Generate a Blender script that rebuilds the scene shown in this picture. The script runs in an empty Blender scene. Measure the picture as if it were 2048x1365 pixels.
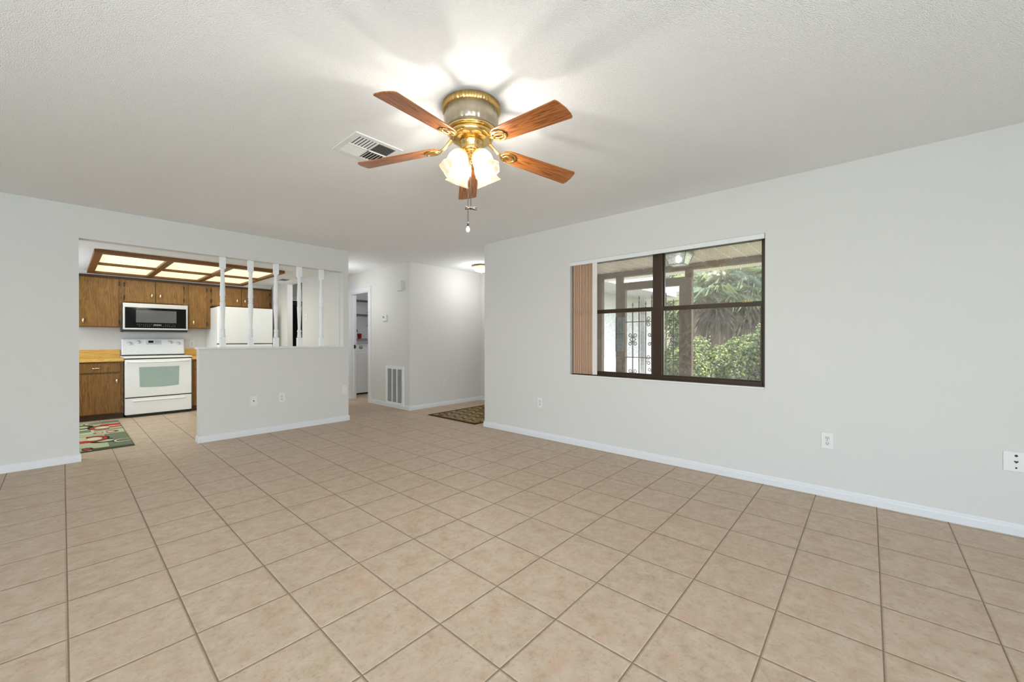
import bpy, bmesh, math, random
import numpy as np
from mathutils import Vector, Matrix

random.seed(7)
rng = np.random.default_rng(7)
SC = bpy.context.scene
COL = SC.collection
PI = math.pi
S = 0.337                                   # one floor tile with its joint, metres

# ------------------------------------------------------------------ camera
cd = bpy.data.cameras.new('camera')
cam = bpy.data.objects.new('camera', cd)
COL.objects.link(cam)
SC.camera = cam
cd.sensor_fit = 'HORIZONTAL'
cd.sensor_width = 36.0
cd.lens = 36.0 * 800.97 / 2048.0
cd.clip_start = 0.02
cd.clip_end = 300
YAW, PITCH = 0.842879, -0.0029975
fw = Vector((math.sin(YAW) * math.cos(PITCH), math.cos(YAW) * math.cos(PITCH), math.sin(PITCH)))
cam.location = (0, 0, 3.44517 * S)
cam.rotation_euler = fw.to_track_quat('-Z', 'Y').to_euler()

# ------------------------------------------------------------------ colour management
SC.view_settings.view_transform = 'Standard'
SC.view_settings.look = 'None'
SC.view_settings.gamma = 1
SC.view_settings.use_curve_mapping = False
SC.view_settings.exposure = 0.24
SC.cycles.use_denoising = True
SC.cycles.max_bounces = 10
SC.cycles.diffuse_bounces = 6
SC.cycles.glossy_bounces = 4
SC.cycles.transparent_max_bounces = 24
SC.cycles.sample_clamp_indirect = 6
SC.cycles.caustics_reflective = False
SC.cycles.caustics_refractive = False

# ------------------------------------------------------------------ sky and sun
W = bpy.data.worlds.new('sky')
SC.world = W
W.use_nodes = True
wn = W.node_tree
for n in list(wn.nodes):
    wn.nodes.remove(n)
wo = wn.nodes.new('ShaderNodeOutputWorld')
wb = wn.nodes.new('ShaderNodeBackground')
sk = wn.nodes.new('ShaderNodeTexSky')
sk.sky_type = 'NISHITA'
sk.sun_disc = False
sk.sun_elevation = math.radians(52)
sk.sun_rotation = math.radians(150)
sk.air_density = 1.2
sk.dust_density = 2.5
wb.inputs['Strength'].default_value = 0.78
wn.links.new(sk.outputs[0], wb.inputs[0])
wn.links.new(wb.outputs[0], wo.inputs[0])


def lamp(name, kind, loc, energy, color=(1, 1, 1), **kw):
    d = bpy.data.lights.new(name, kind)
    d.energy = energy
    d.color = color
    for k, v in kw.items():
        if k not in ('aim',):
            setattr(d, k, v)
    o = bpy.data.objects.new(name, d)
    COL.objects.link(o)
    o.location = loc
    if 'aim' in kw:
        o.rotation_euler = Vector(kw['aim']).to_track_quat('-Z', 'Y').to_euler()
    return o


lamp('sun', 'SUN', (10, -10, 20), 11.0, (1.0, 0.95, 0.86), angle=0.012, aim=(0.16, 0.56, -1.02))
# area lamps added at unseen openings behind and left for even daylight fill
lamp('fill_back', 'AREA', (-1.5, -2.56, 1.2), 126, (0.705, 0.84, 1.0), shape='RECTANGLE', size=3.0, size_y=1.7, aim=(0.0, 1, 0.15))
lamp('uplight_back', 'AREA', (-1.5, -2.4, 0.35), 22, (0.71, 0.85, 1.0), shape='RECTANGLE', size=3.0, size_y=0.6, aim=(0.0, 0.6, 1))  # low upward lamp added to lift the ceiling
lamp('fill_left', 'AREA', (-3.14, -0.7, 1.3), 14, (0.705, 0.84, 1.0), shape='RECTANGLE', size=3.0, size_y=1.6, aim=(1, 0.35, 0.15))
lamp('uplight_left', 'AREA', (-3.0, -0.7, 0.65), 84, (0.71, 0.84, 1.0), shape='RECTANGLE', size=3.0, size_y=0.6, aim=(0.6, 0.1, 1))  # second uplight added for the ceiling, from the left
lamp('fill_kitchen', 'AREA', (-1.14, 7.3, 1.4), 32, (0.74, 0.87, 1.0), shape='RECTANGLE', size=1.2, size_y=1.0, aim=(1, 0, 0))  # fill lamp added before a solid wall; no window is built there

# ================================================================== helpers


def lin(c):
    return tuple(((v / 255.0) / 12.92 if v / 255.0 <= 0.04045 else ((v / 255.0 + 0.055) / 1.055) ** 2.4) for v in c) + (1.0,)


def new_mat(name):
    m = bpy.data.materials.new(name)
    m.use_nodes = True
    nt = m.node_tree
    for n in list(nt.nodes):
        nt.nodes.remove(n)
    out = nt.nodes.new('ShaderNodeOutputMaterial')
    return m, nt, out


class NT:
    """small node-tree writer"""

    def __init__(self, name):
        self.m, self.t, self.out = new_mat(name)

    def n(self, kind, **kw):
        x = self.t.nodes.new(kind)
        for k, v in kw.items():
            setattr(x, k, v)
        return x

    def l(self, a, b):
        self.t.links.new(a, b)

    def put(self, sock, v):
        if hasattr(v, 'is_output') or isinstance(v, bpy.types.NodeSocket):
            self.l(v, sock)
        else:
            sock.default_value = v

    def math(self, op, a, b=None, c=None, clamp=False):
        x = self.n('ShaderNodeMath', operation=op, use_clamp=clamp)
        self.put(x.inputs[0], a)
        if b is not None:
            self.put(x.inputs[1], b)
        if c is not None:
            self.put(x.inputs[2], c)
        return x.outputs[0]

    def mix(self, f, a, b, blend='MIX'):
        x = self.n('ShaderNodeMix', data_type='RGBA', blend_type=blend)
        self.put(x.inputs[0], f)
        self.put(x.inputs[6], a)
        self.put(x.inputs[7], b)
        return x.outputs[2]

    def ramp(self, f, stops):
        x = self.n('ShaderNodeValToRGB')
        self.put(x.inputs[0], f)
        e = x.color_ramp.elements
        while len(e) < len(stops):
            e.new(0.5)
        for k, (p, c) in enumerate(stops):
            e[k].position = p
            e[k].color = c
        return x.outputs[0]

    def coord(self, which='Object', scale=(1, 1, 1), rot=(0, 0, 0), loc=(0, 0, 0)):
        tc = self.n('ShaderNodeTexCoord')
        mp = self.n('ShaderNodeMapping')
        mp.inputs['Scale'].default_value = scale
        mp.inputs['Rotation'].default_value = rot
        mp.inputs['Location'].default_value = loc
        self.l(tc.outputs[which], mp.inputs[0])
        return mp.outputs[0]

    def noise(self, v, scale, detail=3, rough=0.55, dist=0.0):
        x = self.n('ShaderNodeTexNoise')
        self.l(v, x.inputs['Vector'])
        x.inputs['Scale'].default_value = scale
        x.inputs['Detail'].default_value = detail
        x.inputs['Roughness'].default_value = rough
        x.inputs['Distortion'].default_value = dist
        return x.outputs['Fac']

    def bump(self, h, strength, dist=0.01, nrm=None):
        x = self.n('ShaderNodeBump')
        x.inputs['Strength'].default_value = strength
        x.inputs['Distance'].default_value = dist
        self.l(h, x.inputs['Height'])
        if nrm is not None:
            self.l(nrm, x.inputs['Normal'])
        return x.outputs[0]

    def pbr(self, color, rough=0.5, metal=0.0, normal=None, spec=0.5, coat=0.0, emit=None, estr=0.0, coat_rough=0.05):
        p = self.n('ShaderNodeBsdfPrincipled')
        self.put(p.inputs['Base Color'], color)
        self.put(p.inputs['Roughness'], rough)
        p.inputs['Metallic'].default_value = metal
        p.inputs['Specular IOR Level'].default_value = spec
        p.inputs['Coat Weight'].default_value = coat
        p.inputs['Coat Roughness'].default_value = coat_rough
        if normal is not None:
            self.l(normal, p.inputs['Normal'])
        if emit is not None:
            self.put(p.inputs['Emission Color'], emit)
            p.inputs['Emission Strength'].default_value = estr
        self.l(p.outputs[0], self.out.inputs[0])
        return p


_plain = {}


def plain(name, rgb, rough=0.5, metal=0.0, spec=0.5, coat=0.0, wear=0.04, scale=40):
    """a single-coloured surface with a faint procedural variation"""
    if name in _plain:
        return _plain[name]
    k = NT(name)
    v = k.coord()
    f = k.noise(v, scale, 3)
    c = lin(rgb)
    a = tuple(x * (1 - wear) for x in c[:3]) + (1,)
    b = tuple(min(1, x * (1 + wear)) for x in c[:3]) + (1,)
    k.pbr(k.mix(f, a, b), rough, metal, spec=spec, coat=coat)
    _plain[name] = k.m
    return k.m


class MB:
    """collects shapes into one bmesh; build() links them as one mesh object"""

    def __init__(self):
        self.bm = bmesh.new()
        self.mi = 0

    def face(self, pts, mi=None):
        vs = [self.bm.verts.new(p) for p in pts]
        f = self.bm.faces.new(vs)
        f.material_index = self.mi if mi is None else mi
        return f

    def box(self, x0, x1, y0, y1, z0, z1, mi=None):
        if x0 > x1: x0, x1 = x1, x0
        if y0 > y1: y0, y1 = y1, y0
        if z0 > z1: z0, z1 = z1, z0
        v = [self.bm.verts.new((x, y, z)) for z in (z0, z1) for y in (y0, y1) for x in (x0, x1)]
        for q in ((0, 2, 3, 1), (4, 5, 7, 6), (0, 1, 5, 4), (2, 6, 7, 3), (1, 3, 7, 5), (0, 4, 6, 2)):
            f = self.bm.faces.new([v[i] for i in q])
            f.material_index = self.mi if mi is None else mi
        return self

    def prism(self, poly, d, mi=None):
        """poly: list of points (3-D) of one face, d: extrusion vector"""
        a = [self.bm.verts.new(p) for p in poly]
        b = [self.bm.verts.new(Vector(p) + Vector(d)) for p in poly]
        n = len(a)
        fs = [self.bm.faces.new(a[::-1]), self.bm.faces.new(b)]
        for i in range(n):
            fs.append(self.bm.faces.new((a[i], a[(i + 1) % n], b[(i + 1) % n], b[i])))
        for f in fs:
            f.material_index = self.mi if mi is None else mi
        return self

    def lathe(self, prof, seg=32, M=Matrix(), mi=None, rfun=None, cap=True, smooth=True):
        """prof: (radius, z) pairs from bottom to top, turned round z then moved by M"""
        rings = []
        for (r, z) in prof:
            ring = []
            for k in range(seg):
                a = 2 * PI * k / seg
                rr = r if rfun is None else rfun(r, z, a)
                ring.append(self.bm.verts.new(M @ Vector((rr * math.cos(a), rr * math.sin(a), z))))
            rings.append(ring)
        fs = []
        for i in range(len(rings) - 1):
            for k in range(seg):
                k2 = (k + 1) % seg
                fs.append(self.bm.faces.new((rings[i][k], rings[i][k2], rings[i + 1][k2], rings[i + 1][k])))
        if cap:
            fs.append(self.bm.faces.new(rings[0][::-1]))
            fs.append(self.bm.faces.new(rings[-1]))
        for f in fs:
            f.material_index = self.mi if mi is None else mi
            f.smooth = smooth
        return self

    def cyl(self, c, r, h, axis='z', seg=20, mi=None, r2=None):
        M = Matrix.Translation(c)
        if axis == 'x': M = M @ Matrix.Rotation(PI / 2, 4, 'Y')
        if axis == 'y': M = M @ Matrix.Rotation(-PI / 2, 4, 'X')
        return self.lathe([(r, -h / 2), (r if r2 is None else r2, h / 2)], seg, M, mi)

    def tube(self, pts, r, seg=8, mi=None, close=False):
        pts = [Vector(p) for p in pts]
        n = len(pts)
        rings = []
        up = Vector((0.123, 0.31, 0.94)).normalized()
        prev = None
        for i, p in enumerate(pts):
            t = (pts[min(i + 1, n - 1)] - pts[max(i - 1, 0)])
            if t.length < 1e-9: t = Vector((0, 0, 1))
            t.normalize()
            u = (prev - t * prev.dot(t)) if prev is not None else (up - t * up.dot(t))
            if u.length < 1e-6: u = t.orthogonal()
            u.normalize()
            prev = u
            w = t.cross(u)
            rr = r[i] if isinstance(r, (list, tuple)) else r
            rings.append([self.bm.verts.new(p + (u * math.cos(2 * PI * k / seg) + w * math.sin(2 * PI * k / seg)) * rr) for k in range(seg)])
        fs = []
        for i in range(n - 1):
            for k in range(seg):
                k2 = (k + 1) % seg
                fs.append(self.bm.faces.new((rings[i][k], rings[i][k2], rings[i + 1][k2], rings[i + 1][k])))
        fs.append(self.bm.faces.new(rings[0][::-1]))
        fs.append(self.bm.faces.new(rings[-1]))
        for f in fs:
            f.smooth = True
            f.material_index = self.mi if mi is None else mi
        return self

    def ball(self, c, r, seg=16, sz=1.0, mi=None):
        prof = [(max(1e-4, r * math.sin(PI * i / 10)), -r * sz * math.cos(PI * i / 10)) for i in range(11)]
        return self.lathe(prof, seg, Matrix.Translation(c), mi)

    def build(self, name, mats, parent=None, bevel=0.0, seg=2, at=None):
        me = bpy.data.meshes.new(name)
        bmesh.ops.recalc_face_normals(self.bm, faces=self.bm.faces[:])
        off = Vector((0, 0, 0))
        if parent is not None:
            off = world_loc(parent)
        if at is not None:
            off = Vector(at)
        if off.length:
            bmesh.ops.translate(self.bm, verts=self.bm.verts[:], vec=-off)
        self.bm.to_mesh(me)
        self.bm.free()
        for m in (mats if isinstance(mats, (list, tuple)) else [mats]):
            me.materials.append(m)
        o = bpy.data.objects.new(name, me)
        COL.objects.link(o)
        if parent is not None:
            o.parent = parent
            if at is not None:
                o.location = off - world_loc(parent)
        else:
            o.location = off
        if bevel:
            b = o.modifiers.new('bevel', 'BEVEL')
            b.width = bevel
            b.segments = seg
            b.limit_method = 'ANGLE'
            b.angle_limit = math.radians(40)
        return o


def world_loc(o):
    v = Vector((0, 0, 0))
    while o is not None:
        v = v + o.location
        o = o.parent
    return v


def tag(o, label=None, cat=None, group=None, kind=None):
    if label: o['label'] = label
    if cat: o['category'] = cat
    if group: o['group'] = group
    if kind: o['kind'] = kind
    return o


def thing(name, loc, label, cat, group=None):
    o = bpy.data.objects.new(name, None)
    COL.objects.link(o)
    o.empty_display_size = 0.1
    o.location = loc
    return tag(o, label, cat, group)


def struct(o, label=None):
    return tag(o, label, None, None, 'structure')


def kids(o):
    return [c for c in bpy.data.objects if c.parent == o]


def copy_tree(o, parent=None):
    c = o.copy()
    COL.objects.link(c)
    c.parent = parent
    for ch in kids(o):
        copy_tree(ch, c)
    return c


# ================================================================== materials
def wall_mat(name, rgb, bump=0.06, scale=160):
    k = NT(name)
    v = k.coord()
    f = k.noise(v, scale, 4, 0.6)
    f2 = k.noise(v, 1.3, 2)
    c = lin(rgb)
    col = k.mix(f2, tuple(x * 0.985 for x in c[:3]) + (1,), c)
    k.pbr(col, 0.62, 0, k.bump(f, bump, 0.003), spec=0.3)
    return k.m


M_wall = wall_mat('white_wall_paint', (214, 212, 208))
M_trim = plain('white_gloss_trim', (222, 223, 224), 0.38, wear=0.015)
M_white = plain('white_enamel', (232, 232, 231), 0.28, wear=0.01)
M_plate = plain('white_wall_plate', (226, 225, 221), 0.35, wear=0.01)
M_black = plain('black_gap', (18, 17, 16), 0.5)
M_dark = plain('dark_grey', (60, 60, 60), 0.5)


def popcorn():
    k = NT('popcorn_ceiling')
    v = k.coord()
    vo = k.n('ShaderNodeTexVoronoi')
    k.l(v, vo.inputs['Vector'])
    vo.inputs['Scale'].default_value = 215
    f = k.noise(v, 190, 3, 0.65)
    h = k.math('ADD', k.math('MULTIPLY', k.math('SUBTRACT', 1.0, vo.outputs['Distance']), 0.75), k.math('MULTIPLY', f, 0.6))
    c = lin((246, 246, 246))
    k.pbr(c, 0.9, 0, k.bump(h, 0.8, 0.0052), spec=0.1)
    return k.m


M_ceil = popcorn()


def tile_floor():
    k = NT('beige_ceramic_tile')
    v = k.coord()
    sep = k.n('ShaderNodeSeparateXYZ')
    k.l(v, sep.inputs[0])
    ox, oy = 0.0356896, -0.1251025
    tx = k.math('SUBTRACT', k.math('DIVIDE', sep.outputs[0], S), ox)
    ty = k.math('SUBTRACT', k.math('DIVIDE', sep.outputs[1], S), oy)

    def edge(t):
        f = k.math('FRACT', t)
        return k.math('MINIMUM', f, k.math('SUBTRACT', 1.0, f))
    d = k.math('MINIMUM', edge(tx), edge(ty))            # distance to joint, in tiles
    g = k.n('ShaderNodeMapRange', interpolation_type='SMOOTHSTEP')
    k.l(d, g.inputs[0])
    g.inputs[1].default_value = 0.0050
    g.inputs[2].default_value = 0.0095
    g.inputs[3].default_value = 0.0
    g.inputs[4].default_value = 1.0
    body = g.outputs[0]
    g2 = k.n('ShaderNodeMapRange', interpolation_type='SMOOTHSTEP')
    k.l(d, g2.inputs[0])
    g2.inputs[1].default_value = 0.005
    g2.inputs[2].default_value = 0.024
    g2.inputs[3].default_value = 0.0
    g2.inputs[4].default_value = 1.0
    # each tile its own piece of the pattern
    cb = k.n('ShaderNodeCombineXYZ')
    k.l(k.math('FLOOR', tx), cb.inputs[0])
    k.l(k.math('FLOOR', ty), cb.inputs[1])
    wnz = k.n('ShaderNodeTexWhiteNoise')
    k.l(cb.outputs[0], wnz.inputs[0])
    vm = k.n('ShaderNodeVectorMath', operation='MULTIPLY_ADD')
    k.l(wnz.outputs['Color'], vm.inputs[0])
    vm.inputs[1].default_value = (7, 7, 7)
    k.l(v, vm.inputs[2])
    p = vm.outputs[0]
    n1 = k.noise(p, 15, 6, 0.72, 0.15)
    n2 = k.noise(p, 46, 5, 0.75, 0.1)
    n3 = k.noise(p, 10, 4, 0.6)
    n4 = k.noise(p, 120, 4, 0.75)
    c = k.ramp(n1, [(0.32, lin((172, 149, 124))), (0.46, lin((185, 164, 140))), (0.56, lin((192, 173, 150))), (0.70, lin((198, 182, 162)))])
    c = k.mix(k.ramp(n3, [(0.54, (0, 0, 0, 1)), (0.70, (0.6, 0.6, 0.6, 1))]), c, lin((192, 157, 134)))
    c = k.mix(k.ramp(n2, [(0.54, (0, 0, 0, 1)), (0.68, (0.6, 0.6, 0.6, 1))]), c, lin((155, 131, 107)))
    c = k.mix(k.ramp(n2, [(0.26, (0.6, 0.6, 0.6, 1)), (0.40, (0, 0, 0, 1))]), c, lin((204, 189, 171)))
    c = k.mix(k.ramp(n4, [(0.52, (0, 0, 0, 1)), (0.72, (0.4, 0.4, 0.4, 1))]), c, lin((166, 142, 120)))
    c = k.mix(k.math('MULTIPLY', wnz.outputs['Value'], 0.12), c, lin((202, 176, 156)))
    grout = k.mix(k.noise(v, 60, 2), lin((112, 93, 74)), lin((142, 121, 100)))
    col = k.mix(body, grout, c)
    h = k.math('ADD', g2.outputs[0], k.math('MULTIPLY', n2, 0.06))
    rough = k.math('ADD', k.math('MULTIPLY', body, -0.32), 0.78)
    k.pbr(col, rough, 0, k.bump(h, 0.5, 0.006), spec=0.35)
    return k.m


M_floor = tile_floor()


def oak(name, dark, mid, light, axis='z', rough=0.42, grain=1.0):
    k = NT(name)
    sc = {'z': (1, 1, 0.07), 'x': (0.07, 1, 1), 'y': (1, 0.07, 1)}[axis]
    v = k.coord('Object', sc)
    n1 = k.noise(v, 14 * grain, 4, 0.6, 1.2)
    n2 = k.noise(v, 110 * grain, 4, 0.7)
    w = k.math('FRACT', k.math('MULTIPLY', n1, 9.0))
    w = k.math('ABSOLUTE', k.math('SUBTRACT', w, 0.5))
    f = k.math('ADD', k.math('MULTIPLY', w, 0.9), k.math('MULTIPLY', n2, 0.75))
    c = k.ramp(f, [(0.22, lin(dark)), (0.46, lin(mid)), (0.82, lin(light))])
    k.pbr(c, rough, 0, k.bump(f, 0.08, 0.002), spec=0.4)
    return k.m


M_cab = oak('oak_cabinet', (76, 48, 16), (112, 76, 30), (136, 98, 44))
M_cabx = oak('oak_cabinet_rail', (84, 50, 17), (128, 84, 32), (150, 106, 46), axis='x')
M_cabdark = oak('oak_dark_brown', (48, 28, 12), (66, 40, 18), (80, 50, 22), axis='x')  # darker brown oak for top moulding and toe kick
M_counter = oak('butcher_block_counter', (176, 128, 48), (206, 160, 74), (226, 184, 98), axis='x', rough=0.3)
M_frame_wood = oak('light_box_wood', (78, 44, 14), (110, 66, 22), (132, 86, 34), axis='x')
M_blade = oak('oak_fan_blade', (72, 34, 13), (138, 78, 36), (170, 108, 56), axis='x', rough=0.25, grain=1.1)


def metal(name, rgb, rough):
    k = NT(name)
    v = k.coord()
    f = k.noise(v, 30, 2)
    c = lin(rgb)
    k.pbr(k.mix(f, tuple(x * 0.94 for x in c[:3]) + (1,), c), rough, 1.0)
    return k.m


M_brass = metal('polished_brass', (242, 208, 136), 0.16)
M_brass2 = metal('satin_brass', (222, 186, 118), 0.32)
M_pull = metal('pale_brass_pull', (240, 226, 188), 0.25)
M_steel = metal('stainless_steel', (214, 214, 214), 0.33)
M_chrome = metal('grey_wire', (120, 122, 124), 0.35)
M_iron = plain('black_iron', (52, 50, 50), 0.55)
M_window = plain('dark_bronze_window_frame', (54, 37, 22), 0.34, wear=0.1)
M_glossblack = plain('black_glass', (9, 9, 10), 0.06, spec=0.3, wear=0.02)


def emitter(name, rgb, strength, base=(240, 240, 235)):
    k = NT(name)
    v = k.coord()
    f = k.noise(v, 60, 2)
    c = lin(rgb)
    k.pbr(lin(base), 0.5, 0, emit=k.mix(f, tuple(x * 0.95 for x in c[:3]) + (1,), c), estr=strength)
    return k.m


def window_glass(name, dirt, haze=(215, 210, 200), speck=70, refl=1.0):
    """clear pane: passes light, mirrors by Fresnel, and carries a thin film of dust"""
    k = NT(name)
    v = k.coord()
    tr = k.n('ShaderNodeBsdfTransparent')
    gl = k.n('ShaderNodeBsdfGlossy')
    gl.inputs['Roughness'].default_value = 0.015
    fr = k.n('ShaderNodeFresnel')
    fr.inputs['IOR'].default_value = 1.5
    m1 = k.n('ShaderNodeMixShader')
    k.l(k.math('MULTIPLY', fr.outputs[0], 1.6 * refl, clamp=True), m1.inputs[0])
    k.l(tr.outputs[0], m1.inputs[1])
    k.l(gl.outputs[0], m1.inputs[2])
    df = k.n('ShaderNodeBsdfDiffuse')
    df.inputs[0].default_value = lin(haze)
    tl = k.n('ShaderNodeBsdfTranslucent')
    tl.inputs[0].default_value = lin(haze)
    md = k.n('ShaderNodeMixShader')
    md.inputs[0].default_value = 0.5
    k.l(df.outputs[0], md.inputs[1])
    k.l(tl.outputs[0], md.inputs[2])
    n = k.noise(v, speck, 3, 0.7)
    n2 = k.noise(v, 2.2, 2)
    f = k.math('MULTIPLY', k.ramp(n, [(0.42, (0.25, 0.25, 0.25, 1)), (0.62, (1, 1, 1, 1))]), dirt)
    f = k.math('MULTIPLY', f, k.math('ADD', 0.5, n2))
    m2 = k.n('ShaderNodeMixShader')
    k.l(f, m2.inputs[0])
    k.l(m1.outputs[0], m2.inputs[1])
    k.l(md.outputs[0], m2.inputs[2])
    k.l(m2.outputs[0], k.out.inputs[0])
    return k.m


M_glass_up = window_glass('dusty_window_glass', 0.26, speck=150)
M_glass_lo = window_glass('window_glass', 0.14, speck=40)
M_glass_clear = window_glass('lantern_glass', 1.1, (245, 250, 250))

# ================================================================== room shell
H = 2.44
XR = 3.762            # face of the right-hand wall
YK = 5.612            # face of the kitchen wall
b = MB().box(-3.3, 5.6, -2.75, 9.6, -0.06, 0.0)
struct(b.build('floor', M_floor), 'beige mottled ceramic tile floor')
b = MB().box(-3.3, 5.6, -2.75, 9.6, H, H + 0.08)
struct(b.build('ceiling', M_ceil), 'white popcorn ceiling')
M_smoothceil = wall_mat('smooth_white_ceiling', (236, 236, 234), 0.1, 60)
b = MB().box(-1.2, 2.66, YK + 0.115, 8.82, 2.172, 2.2)
struct(b.build('ceiling_kitchen', M_smoothceil), 'lower white kitchen ceiling')

# right wall with the window opening
WY0, WY1, WZ0, WZ1 = 0.625, 2.486, 0.765, 2.022
b = MB()
b.box(XR, XR + 0.2, -2.75, WY0, 0, H)
b.box(XR, XR + 0.2, WY1, 3.845, 0, H)
b.box(XR, XR + 0.2, WY0, WY1, 0, WZ0)
b.box(XR, XR + 0.2, WY0, WY1, WZ1, H)
struct(b.build('wall_right', M_wall), 'long white right wall with the window')
b = MB().box(XR + 0.2, 5.5, 3.645, 3.845, 0, H)
struct(b.build('wall_foyer_side', M_wall))
b = MB()
b.box(5.38, 5.5, 3.845, YK, 0, H)
struct(b.build('wall_foyer_end', M_wall))

# kitchen wall: left stub, header, post at the right end of the half wall
b = MB()
b.box(-3.3, 0.104, YK, YK + 0.115, 0, H)
b.box(0.104, 2.747, YK, YK + 0.115, 2.131, H)
b.box(2.672, 2.747, YK, YK + 0.115, 0, 2.131)
struct(b.build('wall_kitchen', M_wall), 'white wall with the wide kitchen pass-through')
b = MB().box(1.017, 2.672, YK, YK + 0.115, 0, 1.055)
struct(b.build('wall_half', M_wall), 'white half wall below the spindles')
b = MB().box(1.0, 2.675, YK - 0.018, YK + 0.133, 1.053, 1.075)
struct(b.build('trim_1', M_trim, bevel=0.005), 'white cap board on the half wall')

# hall and foyer walls
HX = 3.778
b = MB()
b.box(HX, HX + 0.112, 5.612, 6.93, 0, H)
b.box(HX, HX + 0.112, 7.63, 9.35, 0, H)
b.box(HX, HX + 0.112, 6.93, 7.63, 2.06, H)
struct(b.build('wall_hall', M_wall), 'white hall wall with the laundry doorway')
b = MB().box(HX + 0.112, 5.5, 5.612, 5.72, 0, H)
struct(b.build('wall_foyer', M_wall), 'white foyer wall facing the room')
b = MB()
b.box(2.66, 2.747, YK + 0.115, 7.06, 0, H)
b.box(2.66, 2.747, 7.72, 9.35, 0, H)
b.box(2.66, 2.747, 7.06, 7.72, 2.15, H)
struct(b.build('wall_kitchen_right', M_wall), 'white kitchen side wall with the opening to the hall')
b = MB().box(-1.3, 2.66, 8.82, 8.92, 0, H)
struct(b.build('wall_kitchen_back', M_wall), 'white wall behind the range')
b = MB().box(-1.3, -1.2, YK + 0.115, 8.82, 0, H)
struct(b.build('wall_kitchen_left', M_wall))
b = MB()
b.box(2.66, 2.9, 9.35, 9.47, 0, H)
b.box(3.62, 3.89, 9.35, 9.47, 0, H)
b.box(2.9, 3.62, 9.35, 9.47, 2.03, H)
struct(b.build('wall_hall_end', M_wall), 'white wall at the end of the hall')
M_laundry = wall_mat('pale_grey_laundry_wall', (214, 214, 216))
b = MB()
b.box(3.89, 5.6, 8.86, 8.96, 0, H)
b.box(5.5, 5.6, 5.72, 8.86, 0, H)
struct(b.build('wall_laundry', M_laundry), 'grey white laundry room walls')
# walls out of the picture that close the room: daylight openings in them
b = MB()
b.box(0.05, XR, -2.75, -2.6, 0, H)
b.box(-3.3, 0.05, -2.75, -2.6, 2.1, H)
struct(b.build('wall_back', M_wall))
b = MB()
b.box(-3.3, -3.18, -2.6, -2.25, 0, H)
b.box(-3.3, -3.18, 0.85, YK, 0, H)
b.box(-3.3, -3.18, -2.25, 0.85, 0, 0.45)
b.box(-3.3, -3.18, -2.25, 0.85, 2.15, H)
struct(b.build('wall_left', M_wall))


struct(MB().box(-4.5, 2.0, -7.0, -2.76, 2.3, 2.4).build('roof_sun_block', M_wall), 'unseen slab added behind the house to block the sun')  # out of view, added to keep direct sun out of the back opening


# baseboards: stepped profile
def baseboard(name, runs):
    """runs: (p, q, n): from p to q on the wall, n = outward normal"""
    b = MB()
    prof = [(0, 0), (0.012, 0), (0.012, 0.044), (0.009, 0.051), (0.0085, 0.062), (0.004, 0.069), (0, 0.071)]
    for p, q, n in runs:
        P, Q, N = Vector((*p, 0)), Vector((*q, 0)), Vector((*n, 0))
        b.prism([P + N * u + Vector((0, 0, z)) for u, z in prof], Q - P)
    return struct(b.build(name, M_trim))


baseboard('baseboard_right', [((XR, -2.6), (XR, 3.857), (-1, 0)), ((XR, 3.845), (5.368, 3.845), (0, 1))])
baseboard('baseboard_half_wall', [((1.005, YK), (2.759, YK), (0, -1)), ((1.017, YK), (1.017, YK + 0.127), (-1, 0)), ((2.747, YK), (2.747, 7.06), (1, 0)), ((1.017, YK + 0.115), (2.648, YK + 0.115), (0, 1))])
baseboard('baseboard_left', [((-3.18, YK), (0.116, YK), (0, -1)), ((0.104, YK), (0.104, YK + 0.127), (1, 0))])
baseboard('baseboard_hall', [((HX, 5.60), (HX, 6.834), (-1, 0)), ((HX, 7.721), (HX, 9.33), (-1, 0))])
baseboard('baseboard_foyer', [((HX, 5.612), (5.38, 5.612), (0, -1)), ((5.38, 5.60), (5.38, 3.857), (-1, 0))])

# laundry doorway casing
d1 = thing('door_1', (HX, 7.28, 0), 'white cased laundry doorway', None)
d1['kind'] = 'structure'
b = MB()
for y0, y1 in ((6.835, 6.93), (7.63, 7.72)):
    b.box(HX - 0.016, HX, y0, y1, 0, 2.06)
b.box(HX - 0.016, HX, 6.835, 7.72, 2.06, 2.145)
b.box(HX - 0.022, HX, 6.825, 7.73, 2.135, 2.15)
b.build('door_casing', M_trim, d1, 0.003)
b = MB()
b.box(HX, HX + 0.112, 6.93, 6.945, 0, 2.06)
b.box(HX, HX + 0.112, 7.615, 7.63, 0, 2.06)
b.box(HX, HX + 0.112, 6.945, 7.615, 2.045, 2.06)
b.box(HX + 0.05, HX + 0.075, 7.603, 7.615, 0, 2.045)
b.build('door_jamb', M_trim, d1)
b = MB()
b.box(HX + 0.052, HX + 0.085, 7.595, 7.605, 0.99, 1.06)
b.cyl((HX + 0.068, 7.585, 1.025), 0.016, 0.03, 'y')
b.build('latch', M_black, d1)

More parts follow.
